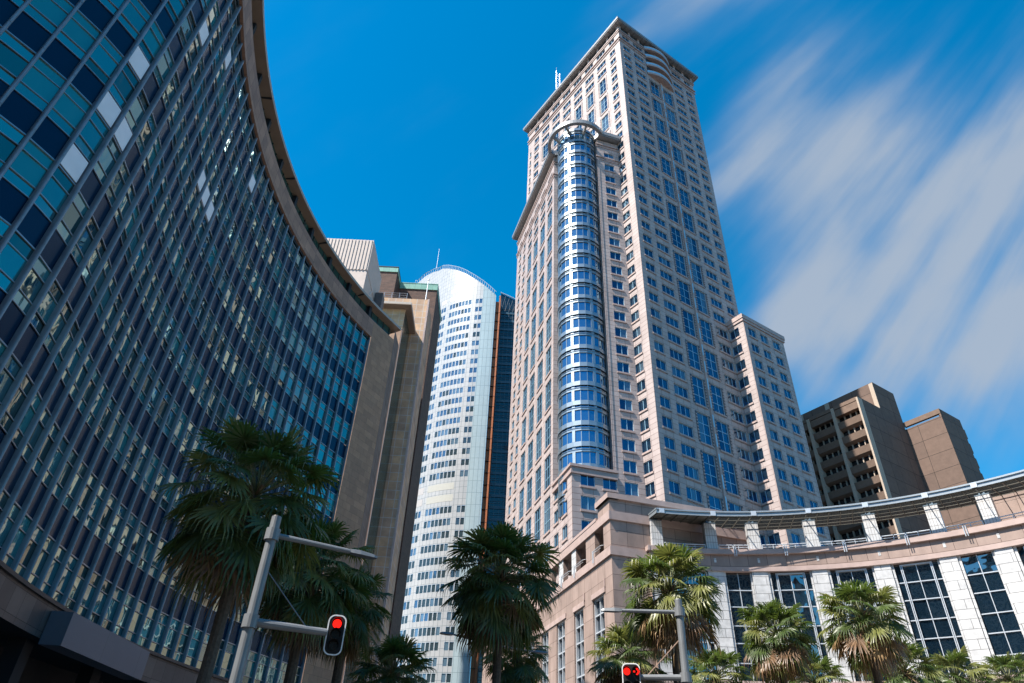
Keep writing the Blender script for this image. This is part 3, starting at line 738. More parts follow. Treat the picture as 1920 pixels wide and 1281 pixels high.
# storey lines from the sill up: low light, main light, top light, then spandrel
levels = []
z = QB
while z < QT-.3:
    levels.append(z); z += QF
OPEN = {(31, 5), (31, 4), (30, 4), (31, 3), (29, 7), (23, 6), (22, 6), (21, 6), (18, 8), (26, 8)}
for i in range(NQ-1):
    P, L = bayframe(i); g = -.22; e0, e1 = .05, L-.05
    for j, z0 in enumerate(levels):
        zz = [z0+.02, z0+.52, z0+1.50, z0+2.04]; zsp = (z0+2.04, min(z0+QF, QT))
        zz[-1] = min(zz[-1], QT)
        w = MB(); kind = rnd.random(); rr = [rnd.random() for _ in range(3)]
        for q in range(3):
            if zz[q] >= QT: continue
            t1, t2 = rnd.uniform(-.012, .012), rnd.uniform(-.012, .012)
            mi = 0 if rr[q] < .45 else (1 if rr[q] < .72 else 2)
            if kind < .16 and q > 0: mi = 3
            za, zb = zz[q], min(zz[q+1], QT)
            w.poly([P(e0, g-t1-t2, za), P(e1, g+t1-t2, za), P(e1, g+t1+t2, zb), P(e0, g-t1+t2, zb)], mi)
            w.box(P, e0, e1, g+.004, g+.05, za-.02, za+.02, 4)
        w.box(P, e0, e1, g+.004, g+.06, zz[3]-.02, zz[3]+.035, 4)
        panes.append((show(P, L/2, 0, z0+1, 2.4), w))
        if zsp[1]-zsp[0] > .2:
            s_ = MB(); t1, t2 = rnd.uniform(-.01, .01), rnd.uniform(-.012, .012)
            za, zb = zsp[0]+.02, zsp[1]-.02
            op = (i, j) in OPEN
            s_.poly([P(e0, g-t1-t2, za), P(e1, g+t1-t2, za), P(e1, g+t1+t2, zb), P(e0, g-t1+t2, zb)], 0)
            if op: s_.box(P, e0+.1, e1-.08, g+.05, g+.09, za+.06, zb-.10, 1)
            spans.append((show(P, L/2, 0, za+.6, 1.7)*(3 if op else 1), s_))
emit(qantas, 'window', panes, [M['q_glass'], M['q_glass_blind'], M['q_glass_dark'], M['q_glass_teal'], M['alu_q']], 100)
emit(qantas, 'spandrel_panel', spans, [M['q_spandrel'], M['white_board']], 100)
for i in range(NQ):
    f_ = MB(); n_ = QN[i]; t_ = np.array([-n_[1], n_[0]])
    def P(u, d, z, i=i, n_=n_, t_=t_): q = QP[i]+t_*u+n_*d; return (q[0], q[1], z)
    f_.box(P, -.05, .05, -.24, -.02, QB, QT, 0)
    z0 = QB
    prof = [(-.07, -.21), (-.07, -.10), (-.06, -.04), (-.03, .0), (.03, .0), (.06, -.04), (.07, -.10), (.07, -.21)]
    jz = [QB]+[l+2.35 for l in levels if l+2.35 < QT-.5]+[QT]
    for a, b in zip(jz[:-1], jz[1:]):
        a2, b2 = a+.012, b-.012
        for (u0, d0), (u1, d1) in zip(prof[:-1], prof[1:]):
            f_.poly([P(u0, d0, a2), P(u1, d1, a2), P(u1, d1, b2), P(u0, d0, b2)], 0)
    f_.poly([P(u, d, QT-.012) for u, d in prof], 0)
    f_.build('fin', M['fin'], qantas)
# stone parapet, clerestory storey set back, eave
ps = MB()
def pathwall(mb, u0, u1, d, z0, z1, mi, n=None):
    n = n or int((u1-u0)*1)+1
    for k in range(n):
        a, b = u0+(u1-u0)*k/n, u0+(u1-u0)*(k+1)/n
        mb.poly([PQ(a, d, z0), PQ(b, d, z0), PQ(b, d, z1), PQ(a, d, z1)], mi, [(a*1.227, z0), (b*1.227, z0), (b*1.227, z1), (a*1.227, z1)])
def pathflat(mb, u0, u1, d0, d1, z, mi, n=None):
    n = n or int((u1-u0)*1)+1
    for k in range(n):
        a, b = u0+(u1-u0)*k/n, u0+(u1-u0)*(k+1)/n
        mb.poly([PQ(a, d0, z), PQ(b, d0, z), PQ(b, d1, z), PQ(a, d1, z)], mi)
pathwall(ps, 0, UM, .08, QT+.02, 43.25, 0); pathflat(ps, 0, UM, -.4, .08, QT+.02, 0); pathflat(ps, 0, UM, -.6, .08, 43.25, 0)
pathwall(ps, 0, UM, -.12, QT-.25, QT+.02, 1)
# plain stone end bay to the right of the glass
E0 = QP[0]; E1 = np.array([-12.55, 58.1]); te = E1-E0; Le = np.linalg.norm(te); te = te/Le; ne = np.array([te[1], -te[0]])
if ne @ (np.array([0, 0])-E0) < 0: ne = -ne
def PE(u, d, z): q = E0+te*u+ne*d; return (q[0], q[1], z)
ps.wall(PE, 0, Le, 0, 43.25, [], .1, 2, d=.08)
E2 = np.array([-12.5, 61.05]); tb = E2-E1; Lb = np.linalg.norm(tb); tb = tb/Lb
def PE2(u, d, z): q = E1+tb*u+np.array([tb[1], -tb[0]])*d; return (q[0], q[1], z)
ps.wall(PE2, 0, Lb, 0, 44.6, [], .1, 3)
ps.build('stone_parapet', [M['q_stone'], M['dark'], M['q_stone_tan'], M['grey_tile']], qantas)
cl_ = MB()
CZ, EZ = 43.26, 44.7
pathwall(cl_, 0, UM, -.44, CZ, EZ, 0)
for k in range(int(UM*1.2)+1):
    u = k/1.2; cl_.box(PQ, u-.03, u+.03, -.43, -.38, CZ, EZ, 1)
cl_.poly([PE(0, -.44, CZ), PE(Le-.3, -.44, CZ), PE(Le-.3, -.44, EZ), PE(0, -.44, EZ)], 0)
for u in (1.0, 2.0, 3.0): cl_.box(PE, u-.03, u+.03, -.43, -.38, CZ, EZ, 1)
cl_.build('clerestory', [M['q_glass_green'], M['dark']], qantas)
for k in range(int(UM/3.1)+1):
    b_ = MB(); u = .6+k*3.1
    b_.box(PQ, u-.14, u+.14, -.43, -.05, CZ+.02, EZ-.02, 0); b_.build('eave_bracket', M['dark'], qantas)
ea = MB()
def eave(u0, u1, P, n):
    for k in range(n):
        a, b = u0+(u1-u0)*k/n, u0+(u1-u0)*(k+1)/n
        ea.poly([P(a, -.6, EZ), P(b, -.6, EZ), P(b, 0.36, EZ+.08), P(a, 0.36, EZ+.08)], 1)
        ea.poly([P(a, 0.36, EZ+.08), P(b, 0.36, EZ+.08), P(b, 0.39, EZ+.34), P(a, 0.39, EZ+.34)], 0)
        ea.poly([P(a, 0.39, EZ+.34), P(b, 0.39, EZ+.34), P(b, -9, EZ+.9), P(a, -9, EZ+.9)], 2)
eave(0, UM, PQ, int(UM)); eave(0, Le+.5, PE, 4)
ea.poly([PE(Le+.5, -1.6, EZ), PE(Le+.5, 0.36, EZ+.08), PE(Le+.5, 0.39, EZ+.34), PE(Le+.5, -1.6, EZ+.6)], 0)
for k in range(6): u = 2.2+k*6.2; ea.box(PQ, u-.05, u+.05, -.4, .35, EZ-.03, EZ+.07, 3)
ea.build('eave', [M['eave_edge'], M['soffit_cream'], M['steel_roof'], M['dark']], qantas)
# base: stone band, dark shopfront void, projecting entrance box
bs = MB()
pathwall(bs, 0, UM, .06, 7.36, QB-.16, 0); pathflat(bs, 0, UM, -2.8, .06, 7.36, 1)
for k in range(int(UM)+1):
    bs.box(PQ, k, min(k+1, UM), -.25, .20, QB-.16, QB-.01, 2)
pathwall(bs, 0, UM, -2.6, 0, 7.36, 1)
for k in range(0, int(UM), 5): bs.box(PQ, k+.1, k+.7, -1.2, -.5, 0, 7.36, 1)
bs.build('stone_base', [M['q_base'], M['dark'], M['q_ledge']], qantas)
def qa(ang): return (-63.44-ang)/1.5239
bx = MB(); ua, ub = qa(-85.1), qa(-95.2)
bx.box(PQ, ua, ub, .1, 1.0, 7.13, 8.45, 0, 1)
bx.build('entrance_canopy', M['sign_grey'], qantas)
rq = MB(); pathwall(rq, 0, UM, -.55, 7.4, 43.2, 2); rq.poly([PQ(UM, 0, 0), PQ(UM, -14, 0), PQ(UM, -14, 44.9), PQ(UM, 0, 44.9)], 1)                                       # added dark sheet behind the panes blocks stray light; then end wall, roof, rear
pathflat(rq, 0, UM, -14, -1.0, 44.9, 0); pathwall(rq, 0, UM, -14, 0, 44.9, 1)
rq.build('roof', [M['steel_roof'], M['grey_tile'], M['dark']], qantas)
# plant room on the roof behind the eave
plant = thing('rooftop_plant_room', 'pale ribbed metal plant room standing on the roof behind the curved eave', 'plant room', (-20.5, 60.9, 44.9))
def axis(x, y): 
    def P(u, d, z): return (x+u, y-d, z)
    return P
PP = axis(-30.0, 57.5); pl = MB()
pl.box(PP, 0, 13.23, -6.8, 0, 44.9, 52.35, 0); pl.build('wall', M['plant_cream'], plant)
p2 = MB(); p2.box(PP, -.05, 13.28, -6.85, .05, 52.36, 57.0, 0)
for k in range(34): p2.box(PP, .1+k*.39, .1+k*.39+.14, .051, .11, 52.4, 56.97, 0)
p2.build('ribbed_cladding', M['plant_cream'], plant)
p3 = MB(); p3.box(axis(-16.65, 62.6), 0, .9, -1.3, 0, 50.4, 53.4, 0); p3.tube((-16.9, 62.3, 51.2), (-16.9, 62.3, 53.2), .14, n=8, mi=1)
p3.tube((-17.2, 60.5, 50.6), (-16.5, 60.3, 51.6), .07, n=6, mi=1)
p3.build('vent_duct', [M['brown_metal'], M['alu_white']], plant)

KM = 1.9                                        # these stand well behind the curved building
def far(mb):
    mb.v = [(x*KM, y*KM, EYE+(z-EYE)*KM) for x, y, z in mb.v]; return mb
# stone stair tower with its own eave
stair = thing('stair_tower', 'small sandstone stair tower with a projecting white eave between glass front and brick tower', 'tower', (-38, 128, 0))
s1 = MB(); PS = axis(-30.0, 65.0)
s1.box(PS, 0, 16.72, -5, 0, 0, 49.9, 0); s1.box(PS, -.03, 16.75, -5, .03, 49.9, 52.9, 1)
far(s1).build('wall', [M['q_stone_tan'], M['tan_tile']], stair)
s2 = MB()
def PG(u, d, z): return (-13.28+d, 65.0+u, z)
s2.box(PG, .25, 4.9, .031, .07, 0, 52.8, 0); s2.box(PG, 0.02, .24, .031, .06, 0, 49.9, 1); far(s2).build('green_glass_strip', [M['green_strip'], M['granite_trim']], stair)
s3 = MB(); s3.box(PS, -.5, 17.5, -5.0, 1.0, 52.9, 53.02, 1); s3.box(PS, -.55, 17.55, -5.05, .85, 53.03, 53.4, 0); far(s3).build('eave', [M['eave_edge'], M['soffit_cream']], stair)
block = thing('sandstone_block', 'tan stone clad block with roof rail and flagpole in front of the dark brick building', 'building', (-38, 138, 0))
b1 = MB(); PBk = axis(-30.0, 70.0); b1.box(PBk, 0, 18.62, -5, 0, 0, 58.7, 0); b1.box(PBk, 18.50, 18.72, -.3, .06, 0, 58.72, 1); far(b1).build('wall', [M['tan_patch'], M['granite_trim']], block)
b2 = MB()
for z_ in (59.05, 59.4, 59.75): b2.tube((-19.5, 70.2, z_), (-14.4, 70.2, z_), .03, n=5)
for k in range(6): b2.tube((-19.5+k*1.02, 70.2, 58.7), (-19.5+k*1.02, 70.2, 59.8), .035, n=5)
far(b2).build('roof_rail', M['alu_q'], block)
b3 = MB(); b3.tube((-11.9, 70.6, 58.7), (-11.9, 70.6, 62.6), .075, .05, n=8); b3.tube((-11.9, 70.6, 62.6), (-11.9, 70.6, 62.8), .12, n=8); far(b3).build('flagpole', M['alu_white'], block)
brick = thing('brick_building', 'dark brown brick building with green copper roof fascias', 'building', (-40, 156, 0))
k1 = MB(); K1 = axis(-34.0, 75.5); K2 = axis(-34.0, 78.5)
k1.box(K1, 0, 16.5, -8, 0, 0, 68.1, 0); k1.box(K2, 16.5, 22.27, -8, 0, 0, 67.5, 0); far(k1).build('wall', M['brick'], brick)
k2 = MB(); k2.box(K1, -.1, 16.6, -8.1, .12, 68.1, 68.25, 0); k2.box(K1, -.06, 16.56, -8.1, .06, 68.26, 69.0, 0); k2.box(K1, -.1, 16.6, -8.1, .1, 69.01, 69.15, 1)
k2.box(K2, 16.6, 22.35, -8.1, .12, 67.5, 67.62, 0); k2.box(K2, 16.6, 22.31, -8.1, .06, 67.63, 68.6, 0); k2.box(K2, 16.6, 22.35, -8.1, .1, 68.61, 68.72, 0)
far(k2).build('copper_fascia', [M['copper'], M['dark']], brick)

# ------------------------------------------------------------------ white curved tower far behind
AC, AR = np.array([-6.3, 219.3]), 29.9
aur = thing('white_curved_tower', 'white curved high-rise with rows of small windows and an orange vertical strip', 'tower', (AC[0], AC[1], 0))
PA = polar(AC, 1, AR)
AF = 3.77; NA = 39
prof = [(-10.77, .8373), (-9.99, .8596), (-9.23, .873), (-8.49, .8801), (-8.39, .8852), (-7.55, .8887), (-6.56, .8878), (-5.54, .8815), (-4.37, .8691), (-3.47, .8576), (-2.75, .8462), (-2.0, .8330)]
def tan_at(az): 
    return float(np.interp(az, [p[0] for p in prof], [p[1] for p in prof]))
def topz(q):
    return EYE+np.hypot(*q)*tan_at(math.degrees(math.atan2(q[0], q[1])))
pw = 2.54
cols = [-134.1-k*2.45 for k in range(4)]            # three lights
mid_c = [-144.6-k*pw for k in range(8)]
rgt = [-165.1-k*2.65 for k in range(3)]
wcol = list(zip(cols[:-1], cols[1:]))+list(zip(mid_c[:-1], mid_c[1:]))+list(zip(rgt[:-1], rgt[1:]))
aw_ = MB(); holesA = []
aw_items = []
blank = (19, 20)
for k in range(NA):
    z0 = 156.0-AF*k
    if z0 < 3: break
    for gi, (a, b) in enumerate(wcol):
        u0, u1 = b+.2, a-.2
        if k in blank: continue
        holesA.append((u0, u1, z0, z0+2.05))
        w = MB(); mi = rnd.choice([0, 0, 0, 1, 1, 2]) if k < 16 else rnd.choice([0, 1, 2, 2, 2])
        w.poly([PA(u0, -.12, z0), PA(u1, -.12, z0), PA(u1, -.12+rnd.uniform(-.01, .01), z0+2.05), PA(u0, -.12, z0+2.05)], mi)
        w.box(PA, u0, u0+.1, -.11, -.04, z0, z0+2.05, 3); w.box(PA, u1-.1, u1, -.11, -.04, z0, z0+2.05, 3)
        aw_items.append((show(PA, (u0+u1)/2, 0, z0, 2.0), w))
angA = [-131-k*2.0 for k in range(27)]
us = sorted({-179.4, -131.0} | {h[0] for h in holesA} | {h[1] for h in holesA} | set(-170.9-1.7*k for k in range(1, 5)))
for a, b in zip(us[:-1], us[1:]):
    m_ = (a+b)/2; za, zb = topz(PA(a, 0, 0)[:2]), topz(PA(b, 0, 0)[:2])
    hs = sorted([(h[2], h[3]) for h in holesA if h[0] < m_ < h[1]]); z = 0; sc_ = rad(1)*AR
    pal = 1 if m_ < -170.6 else 0
    for c_, e_ in hs:
        aw_.poly([PA(a, 0, z), PA(b, 0, z), PA(b, 0, c_), PA(a, 0, c_)], pal, [(a*sc_, z), (b*sc_, z), (b*sc_, c_), (a*sc_, c_)]); z = e_
    if not hs and pal == 0:
        pass
    aw_.poly([PA(a, 0, z), PA(b, 0, z), PA(b, 0, zb), PA(a, 0, za)], pal, [(a*sc_, z), (b*sc_, z), (b*sc_, zb), (a*sc_, za)])
aw_.build('facade', [M['aur_white'], M['aur_glass']], aur)
emit(aur, 'window', aw_items, [M['aur_win_a'], M['aur_win_b'], M['aur_win_c'], M['alu_white']], 100)
for k in blank:
    pk = MB()
    for (a, b) in wcol[:10]: pk.box(PA, b, a, .01, .03, 156-AF*k-.1, 156-AF*k+2.05, 0 if a < -143 else 1)
    pk.build('cream_panel_row', [M['aur_cream'], M['aur_pink']], aur)
for k, cs in ((-1, wcol[1:8]), (-2, wcol[3:9])):
    pk = MB()
    for (a, b) in cs: pk.box(PA, b, a, .01, .03, 156-AF*k-.1, 156-AF*k+2.0, 0)
    pk.build('pink_panel_row', M['aur_pink'], aur)
sl = MB(); T0 = AC+AR*U2(-131); td = U2(-41.0)
for k in range(12):
    q0, q1 = T0+td*1.6*k, T0+td*1.6*(k+1)
    sl.poly([(*q0, 0), (*q1, 0), (*q1, topz(q1)), (*q0, topz(q0))], 0, [(k*1.6, 0), (k*1.6+1.6, 0), (k*1.6+1.6, topz(q1)), (k*1.6, topz(q0))])
sl.build('side_screen', M['aur_white'], aur)
rl = MB(); pathA = [T0+td*1.6*k for k in range(12, 0, -1)]+[AC+AR*U2(a) for a in np.linspace(-131, -179.4, 34)]
for p0, p1 in zip(pathA[:-1], pathA[1:]):
    z0, z1 = topz(p0), topz(p1)
    rl.tube((*p0, z0+1.7), (*p1, z1+1.7), .11, n=5); rl.tube((*p0, z0-.2), (*p0, z0+1.7), .09, n=5)
rl.build('roof_railing', M['alu_white'], aur)
mt_ = MB(); q = AC+AR*U2(-134); q = np.array([sin(rad(-8.88)), cos(rad(-8.88))])*206
mt_.tube((*q, 178), (*q, 194.5), .16, .07, n=6); mt_.build('mast', M['alu_white'], aur)
og = MB()
def PO(u, d, z): return (u, 190.6-d, z)
og.box(PO, -6.6, -5.45, -7, 0, 0, 157.5, 0); og.box(PO, -5.40, -4.85, -8, .5, 0, 160, 0)
for k in range(40): og.box(PO, -6.62, -4.83, -7.9, .53, 3.9*k, 3.9*k+.07, 1)
og.build('orange_strip', [M['terracotta'], M['dark']], aur)
gg = MB()
def PGl(u, d, z): return (u, 196.0-d, z)
gg.poly([PGl(-5.0, 0, 0), PGl(10, 0, 0), PGl(10, 0, 158), PGl(-5.0, 0, 166)], 0)
for k in range(42):
    z0 = 156.6-AF*k
    if z0 < 2: break
    gg.box(PGl, -4.7, 10, .01, .25, z0-.55, z0+.35, 1)
    gg.box(PGl, -4.7, 10, .01, .12, z0+1.2, z0+1.28, 2); gg.box(PGl, -4.7, 10, .01, .12, z0+1.9, z0+1.98, 2)
for k in range(10): gg.box(PGl, -4.6+k*1.45, -4.6+k*1.45+.1, .01, .3, 0, 163-k*.8, 2)
for k in range(4): gg.tube(PGl(-4.6+k*1.4, .4, 157), PGl(-3.2+k*1.4, .4, 164.5-k*.9), .08, n=5, mi=2)
gg.tube(PGl(-5.2, .3, 166.3), PGl(10, .3, 158.5), .22, n=6, mi=3)
gg.build('glass_facade', [M['aur_dark'], M['aur_slab'], M['aur_mull'], M['alu_white']], aur)
rz = MB(); rz.poly([(*(AC+(AR-.3)*U2(a)), 150) for a in np.linspace(-131, -178, 20)], 0); rz.build('roof', M['steel_roof'], aur)

# ------------------------------------------------------------------ brown concrete offices on the right
brown = thing('brown_office_block', 'brown concrete office block with recessed strip windows behind the curved terrace', 'building', (85, 128, 0))
AB = -32.3; B1_ = np.array([72.9, 119.2]); ZB1 = 78.4
PBL = flat(B1_, AB, -1); PBR = flat(B1_, AB+90)
bw = MB(); bwin = []
BF = 3.40; top_w = 75.9
for bay_i in range(4):
    a, b = .35+bay_i*6.05, 5.75+bay_i*6.05
    for k in range(22):
        z1 = top_w-BF*k; z0 = z1-1.55
        if z0 < 0: break
        g = MB()
        g.poly([PBL(a, -1.3, z0), PBL(b, -1.3, z0), PBL(b, -1.3, z1), PBL(a, -1.3, z1)], 0)
        for q in range(1, 4): u = a+(b-a)*q/4; g.box(PBL, u-.1, u+.1, -1.29, -.95, z0, z1, 1)
        bwin.append((show(PBL, (a+b)/2, 0, z0, 8), g))
        # spandrel with a sloped lower edge
        zs0, zs1 = z0-(BF-1.55), z0
        for (d0, z_a, d1, z_b) in ((-.25, zs0+.45, -.05, zs1-.0), (-.95, zs0, -.25, zs0+.45)):
            bw.poly([PBL(a, d0, z_a), PBL(b, d0, z_a), PBL(b, d1, z_b), PBL(a, d1, z_b)], 0)
        bw.poly([PBL(a, -.05, zs1), PBL(b, -.05, zs1), PBL(b, -1.35, zs1), PBL(a, -1.35, zs1)], 0)
        bw.poly([PBL(a, -.95, zs0), PBL(b, -.95, zs0), PBL(b, -1.35, zs0), PBL(a, -1.35, zs0)], 0)
    bw.box(PBL, b, a+6.05, -1.5, .15, 0, ZB1-.3, 1)
    bw.box(PBL, a, b, -1.5, -.04, top_w, ZB1-.95, 0); bw.box(PBL, a, b, -1.5, .0, ZB1-.8, ZB1, 0)
    bw.box(PBL, a, b, -1.5, -.25, ZB1-.95, ZB1-.8, 2)
bw.box(PBL, -.02, .35, -1.5, .1, 0, ZB1-.2, 1)
bw.wall(PBR, 0, 8.35, 0, ZB1, [], .1, 3); bw.poly([PBL(0, 0, ZB1), PBL(24.5, 0, ZB1), PBL(24.5, -8.4, ZB1), PBL(0, -8.4, ZB1)], 0)
bw.build('front_range', [M['brown_conc'], M['brown_pier'], M['dark'], M['brown_panel']], brown)
emit(brown, 'window', bwin, [M['win_brown'], M['brown_pier']], 100)
b2o = B1_+8.35*U2(AB+90)
P2L, P2R = flat(b2o, AB, -1), flat(b2o, AB+90)
c2 = MB(); c2.wall(P2L, 0, 30, 60, 85.1, [], .1, 3); c2.wall(P2R, 0, 8.0, 0, 85.1, [], .1, 3)
c2.poly([P2L(0, 0, 85.1), P2L(30, 0, 85.1), P2L(30, -8, 85.1), P2L(0, -8, 85.1)], 0)
c2.box(P2L, 0.0, .9, .003, .18, 78, 84.9, 1)
for k in range(3): c2.box(P2L, 11+k*7, 12+k*7, .003, .25, 78, 84.9, 1)
P2B = flat(b2o+8.0*U2(AB+90), AB, 1); c2.wall(P2B, 0, 30, 0, 85.1, [], .1, 3)
c2.build('upper_range', [M['brown_conc'], M['brown_pier'], M['dark'], M['brown_panel']], brown)
I3 = b2o+8.0*U2(AB+90); C3 = I3-7.9*U2(AB)
P3L, P3R = flat(C3, AB, -1), flat(C3, AB+90)
c3 = MB(); c3.wall(P3L, 0, 7.9, 0, 75.9, [], .1, 3); c3.wall(P3R, 0, 8.2, 0, 75.9, [], .1, 3)
c3.box(P3L, -.0, .35, -.6, 0.0, 75.9, 76.5, 0); c3.box(P3L, 0, 7.9, -.6, .06, 76.5, 77.6, 0); c3.box(P3R, .36, 8.2, -.6, .0, 75.9, 77.6, 3)
c3.poly([P3L(0, -.1, 75.9), P3L(7.9, -.1, 75.9), P3L(7.9, -8, 75.9), P3L(0, -8, 75.9)], 0)
P3B = flat(C3+8.2*U2(AB+90), AB, 1); c3.wall(P3B, 0, 20, 0, 77, [], .1, 3)
for k in range(14): c3.box(P3R, 8.2, 8.75, -1, -.02, 73.2-k*3.4, 75.4-k*3.4, 3)
c3.build('stair_block', [M['brown_conc'], M['brown_pier'], M['dark'], M['brown_panel']], brown)
# ------------------------------------------------------------------ palms
def leaf_blade(mb, o, a, s_, nrm, L, mi, droop, nseg=22, spread=150):
    """one fan leaf: narrow folded strips radiating from the stalk's end, tips hanging"""
    for i in range(nseg):
        ph = rad(-spread+2*spread*i/(nseg-1)+rnd.uniform(-3, 3))
        l_ = L*(.62+.38*cos(ph*.55))*rnd.uniform(.88, 1.1)
        d = cos(ph)*a+sin(ph)*s_+nrm*.12*cos(ph*2)
        w = l_*.047; side = np.cross(d, nrm); side = side/(np.linalg.norm(side)+1e-9)
        m1 = o+d*l_*.55+np.array([0, 0, -droop*l_*.05]); m2 = o+d*l_*.84+np.array([0, 0, -droop*l_*(.16+.10*rnd.random())])
        tip = o+d*l_*(.98-.16*droop*rnd.random())+np.array([0, 0, -droop*l_*(.46+.34*rnd.random())])
        f_ = nrm*w*.5*(1 if i % 2 else -1)
        mb.poly([o-side*w*.35, o+side*w*.35, m1+side*w+f_, m1-side*w-f_], mi)
        mb.poly([m1-side*w-f_, m1+side*w+f_, m2+side*w*.42, m2-side*w*.42], mi)
        mb.poly([m2-side*w*.42, m2+side*w*.42, tip], mi)
def palm(label, base, crown_z, R=2.4, trunk_r=.17, dry=.25, n=46, seed=1, lean=(0, 0), flat_=1.0, young=.6, skirt=True):
    global rnd
    keep = rnd; rnd = random.Random(seed)
    x, y = base
    t = thing('palm_tree', label, 'palm tree', (x, y, 0), 'fan palms around the square')
    top = np.array([x+lean[0], y+lean[1], crown_z])
    tr = MB(); N = 16
    for k in range(N):
        f0, f1 = k/N, (k+1)/N
        r0, r1 = trunk_r*(1.25-.35*f0)*(1+.04*rnd.random()), trunk_r*(1.25-.35*f1)
        p0 = np.array([x, y, 0])+(top-np.array([x, y, 0]))*f0; p1 = np.array([x, y, 0])+(top-np.array([x, y, 0]))*f1
        tr.tube(p0, p1, r0, r1, 10, 0, caps=False)
    for k in range(34):                         # old leaf bases under the crown
        a = rnd.uniform(0, 2*pi); z_ = rnd.uniform(-.9, .1)*R*.42
        p = top+np.array([cos(a)*trunk_r*.8, sin(a)*trunk_r*.8, z_]); q = p+np.array([cos(a)*.24, sin(a)*.24, .18])
        tr.tube(p, q, .055, .03, 5, 1)
    tr.build('trunk', [M['bark'], M['leaf_base']], t)
    gr, dr = MB(), MB(); n = int(n*1.75)
    for k in range(n):
        f_ = (k+.5)/n
        az = k*2.39996+rnd.uniform(-.25, .25)
        el = rad(82-150*f_**.85)+rnd.uniform(-.12, .12)
        isdry = f_ > 1-dry and rnd.random() < .55
        if not skirt and el < rad(-45): continue
        d = np.array([cos(az)*cos(el), sin(az)*cos(el), sin(el)])
        pl_ = R*(.50+.20*rnd.random())*(.75 if f_ < .15 else 1)*(1-.35*max(0, f_-.7))
        o = top+np.array([0, 0, .15-.35*f_*R*.4])
        mid = o+d*pl_*.6+np.array([0, 0, .04]); end = o+d*pl_+np.array([0, 0, -.10*pl_*f_*2])
        mb = dr if isdry else gr
        mi_p = 1 if isdry else 3
        mb.tube(o, mid, .026, .020, 4, 0 if isdry else 2, caps=False); mb.tube(mid, end, .020, .014, 4, 0 if isdry else 2, caps=False)
        ax = end-mid; ax = ax/np.linalg.norm(ax); ax = ax+np.array([0, 0, -.18-.28*f_]); ax = ax/np.linalg.norm(ax)
        sd = np.cross(ax, np.array([0, 0, 1.0])); ls = np.linalg.norm(sd)
        sd = sd/ls if ls > .05 else np.array([1.0, 0, 0])
        tw = rnd.uniform(-.5, .5); nm = np.cross(sd, ax); sd2 = sd*cos(tw)+nm*sin(tw); nm2 = np.cross(sd2, ax)
        leaf_blade(mb, end, ax, sd2, nm2, R*(.31+.10*rnd.random()), (rnd.choice([0, 1]) if isdry else rnd.choice([0, 0, 1])), (.9 if isdry else .45+.55*f_), 28, 140)
    gr.build('crown', [M['leaf_a'], M['leaf_b'], M['leaf_stalk']], t)
    if dr.f: dr.build('dry_fronds', [M['leaf_dry'], M['leaf_dry2']], t)
    rnd = keep
    return t
M['bark'] = plain('palm_bark', (.075, .058, .045), .9, noise=.35, nscale=14, bump=.6)
M['leaf_base'] = plain('leaf_base', (.18, .12, .07), .9, noise=.3, nscale=6)
def leafmat(name, col, tr_):
    mt = plain(name, col, .42, noise=.35, nscale=3.0, spec=.5)
    b = mt.node_tree.nodes['Principled BSDF']
    n, l = mt.node_tree.nodes, mt.node_tree.links
    tl = n.new('ShaderNodeBsdfTranslucent'); tl.inputs[0].default_value = (*tr_, 1)
    ms = n.new('ShaderNodeMixShader'); ms.inputs[0].default_value = .28
    out = n['Material Output']; l.new(b.outputs[0], ms.inputs[1]); l.new(tl.outputs[0], ms.inputs[2]); l.new(ms.outputs[0], out.inputs[0])
    return mt
M['leaf_a'] = leafmat('palm_leaf', (.055, .085, .022), (.14, .21, .03))
M['leaf_b'] = leafmat('palm_leaf_pale', (.14, .15, .042), (.27, .29, .06))
M['leaf_stalk'] = plain('leaf_stalk', (.12, .13, .05), .5)
M['leaf_dry'] = leafmat('dry_leaf', (.27, .175, .085), (.2, .12, .05))
M['leaf_dry2'] = leafmat('dry_leaf_brown', (.17, .10, .055), (.12, .07, .03))
def put(x, y, depth): return px_depth(x, y, depth)
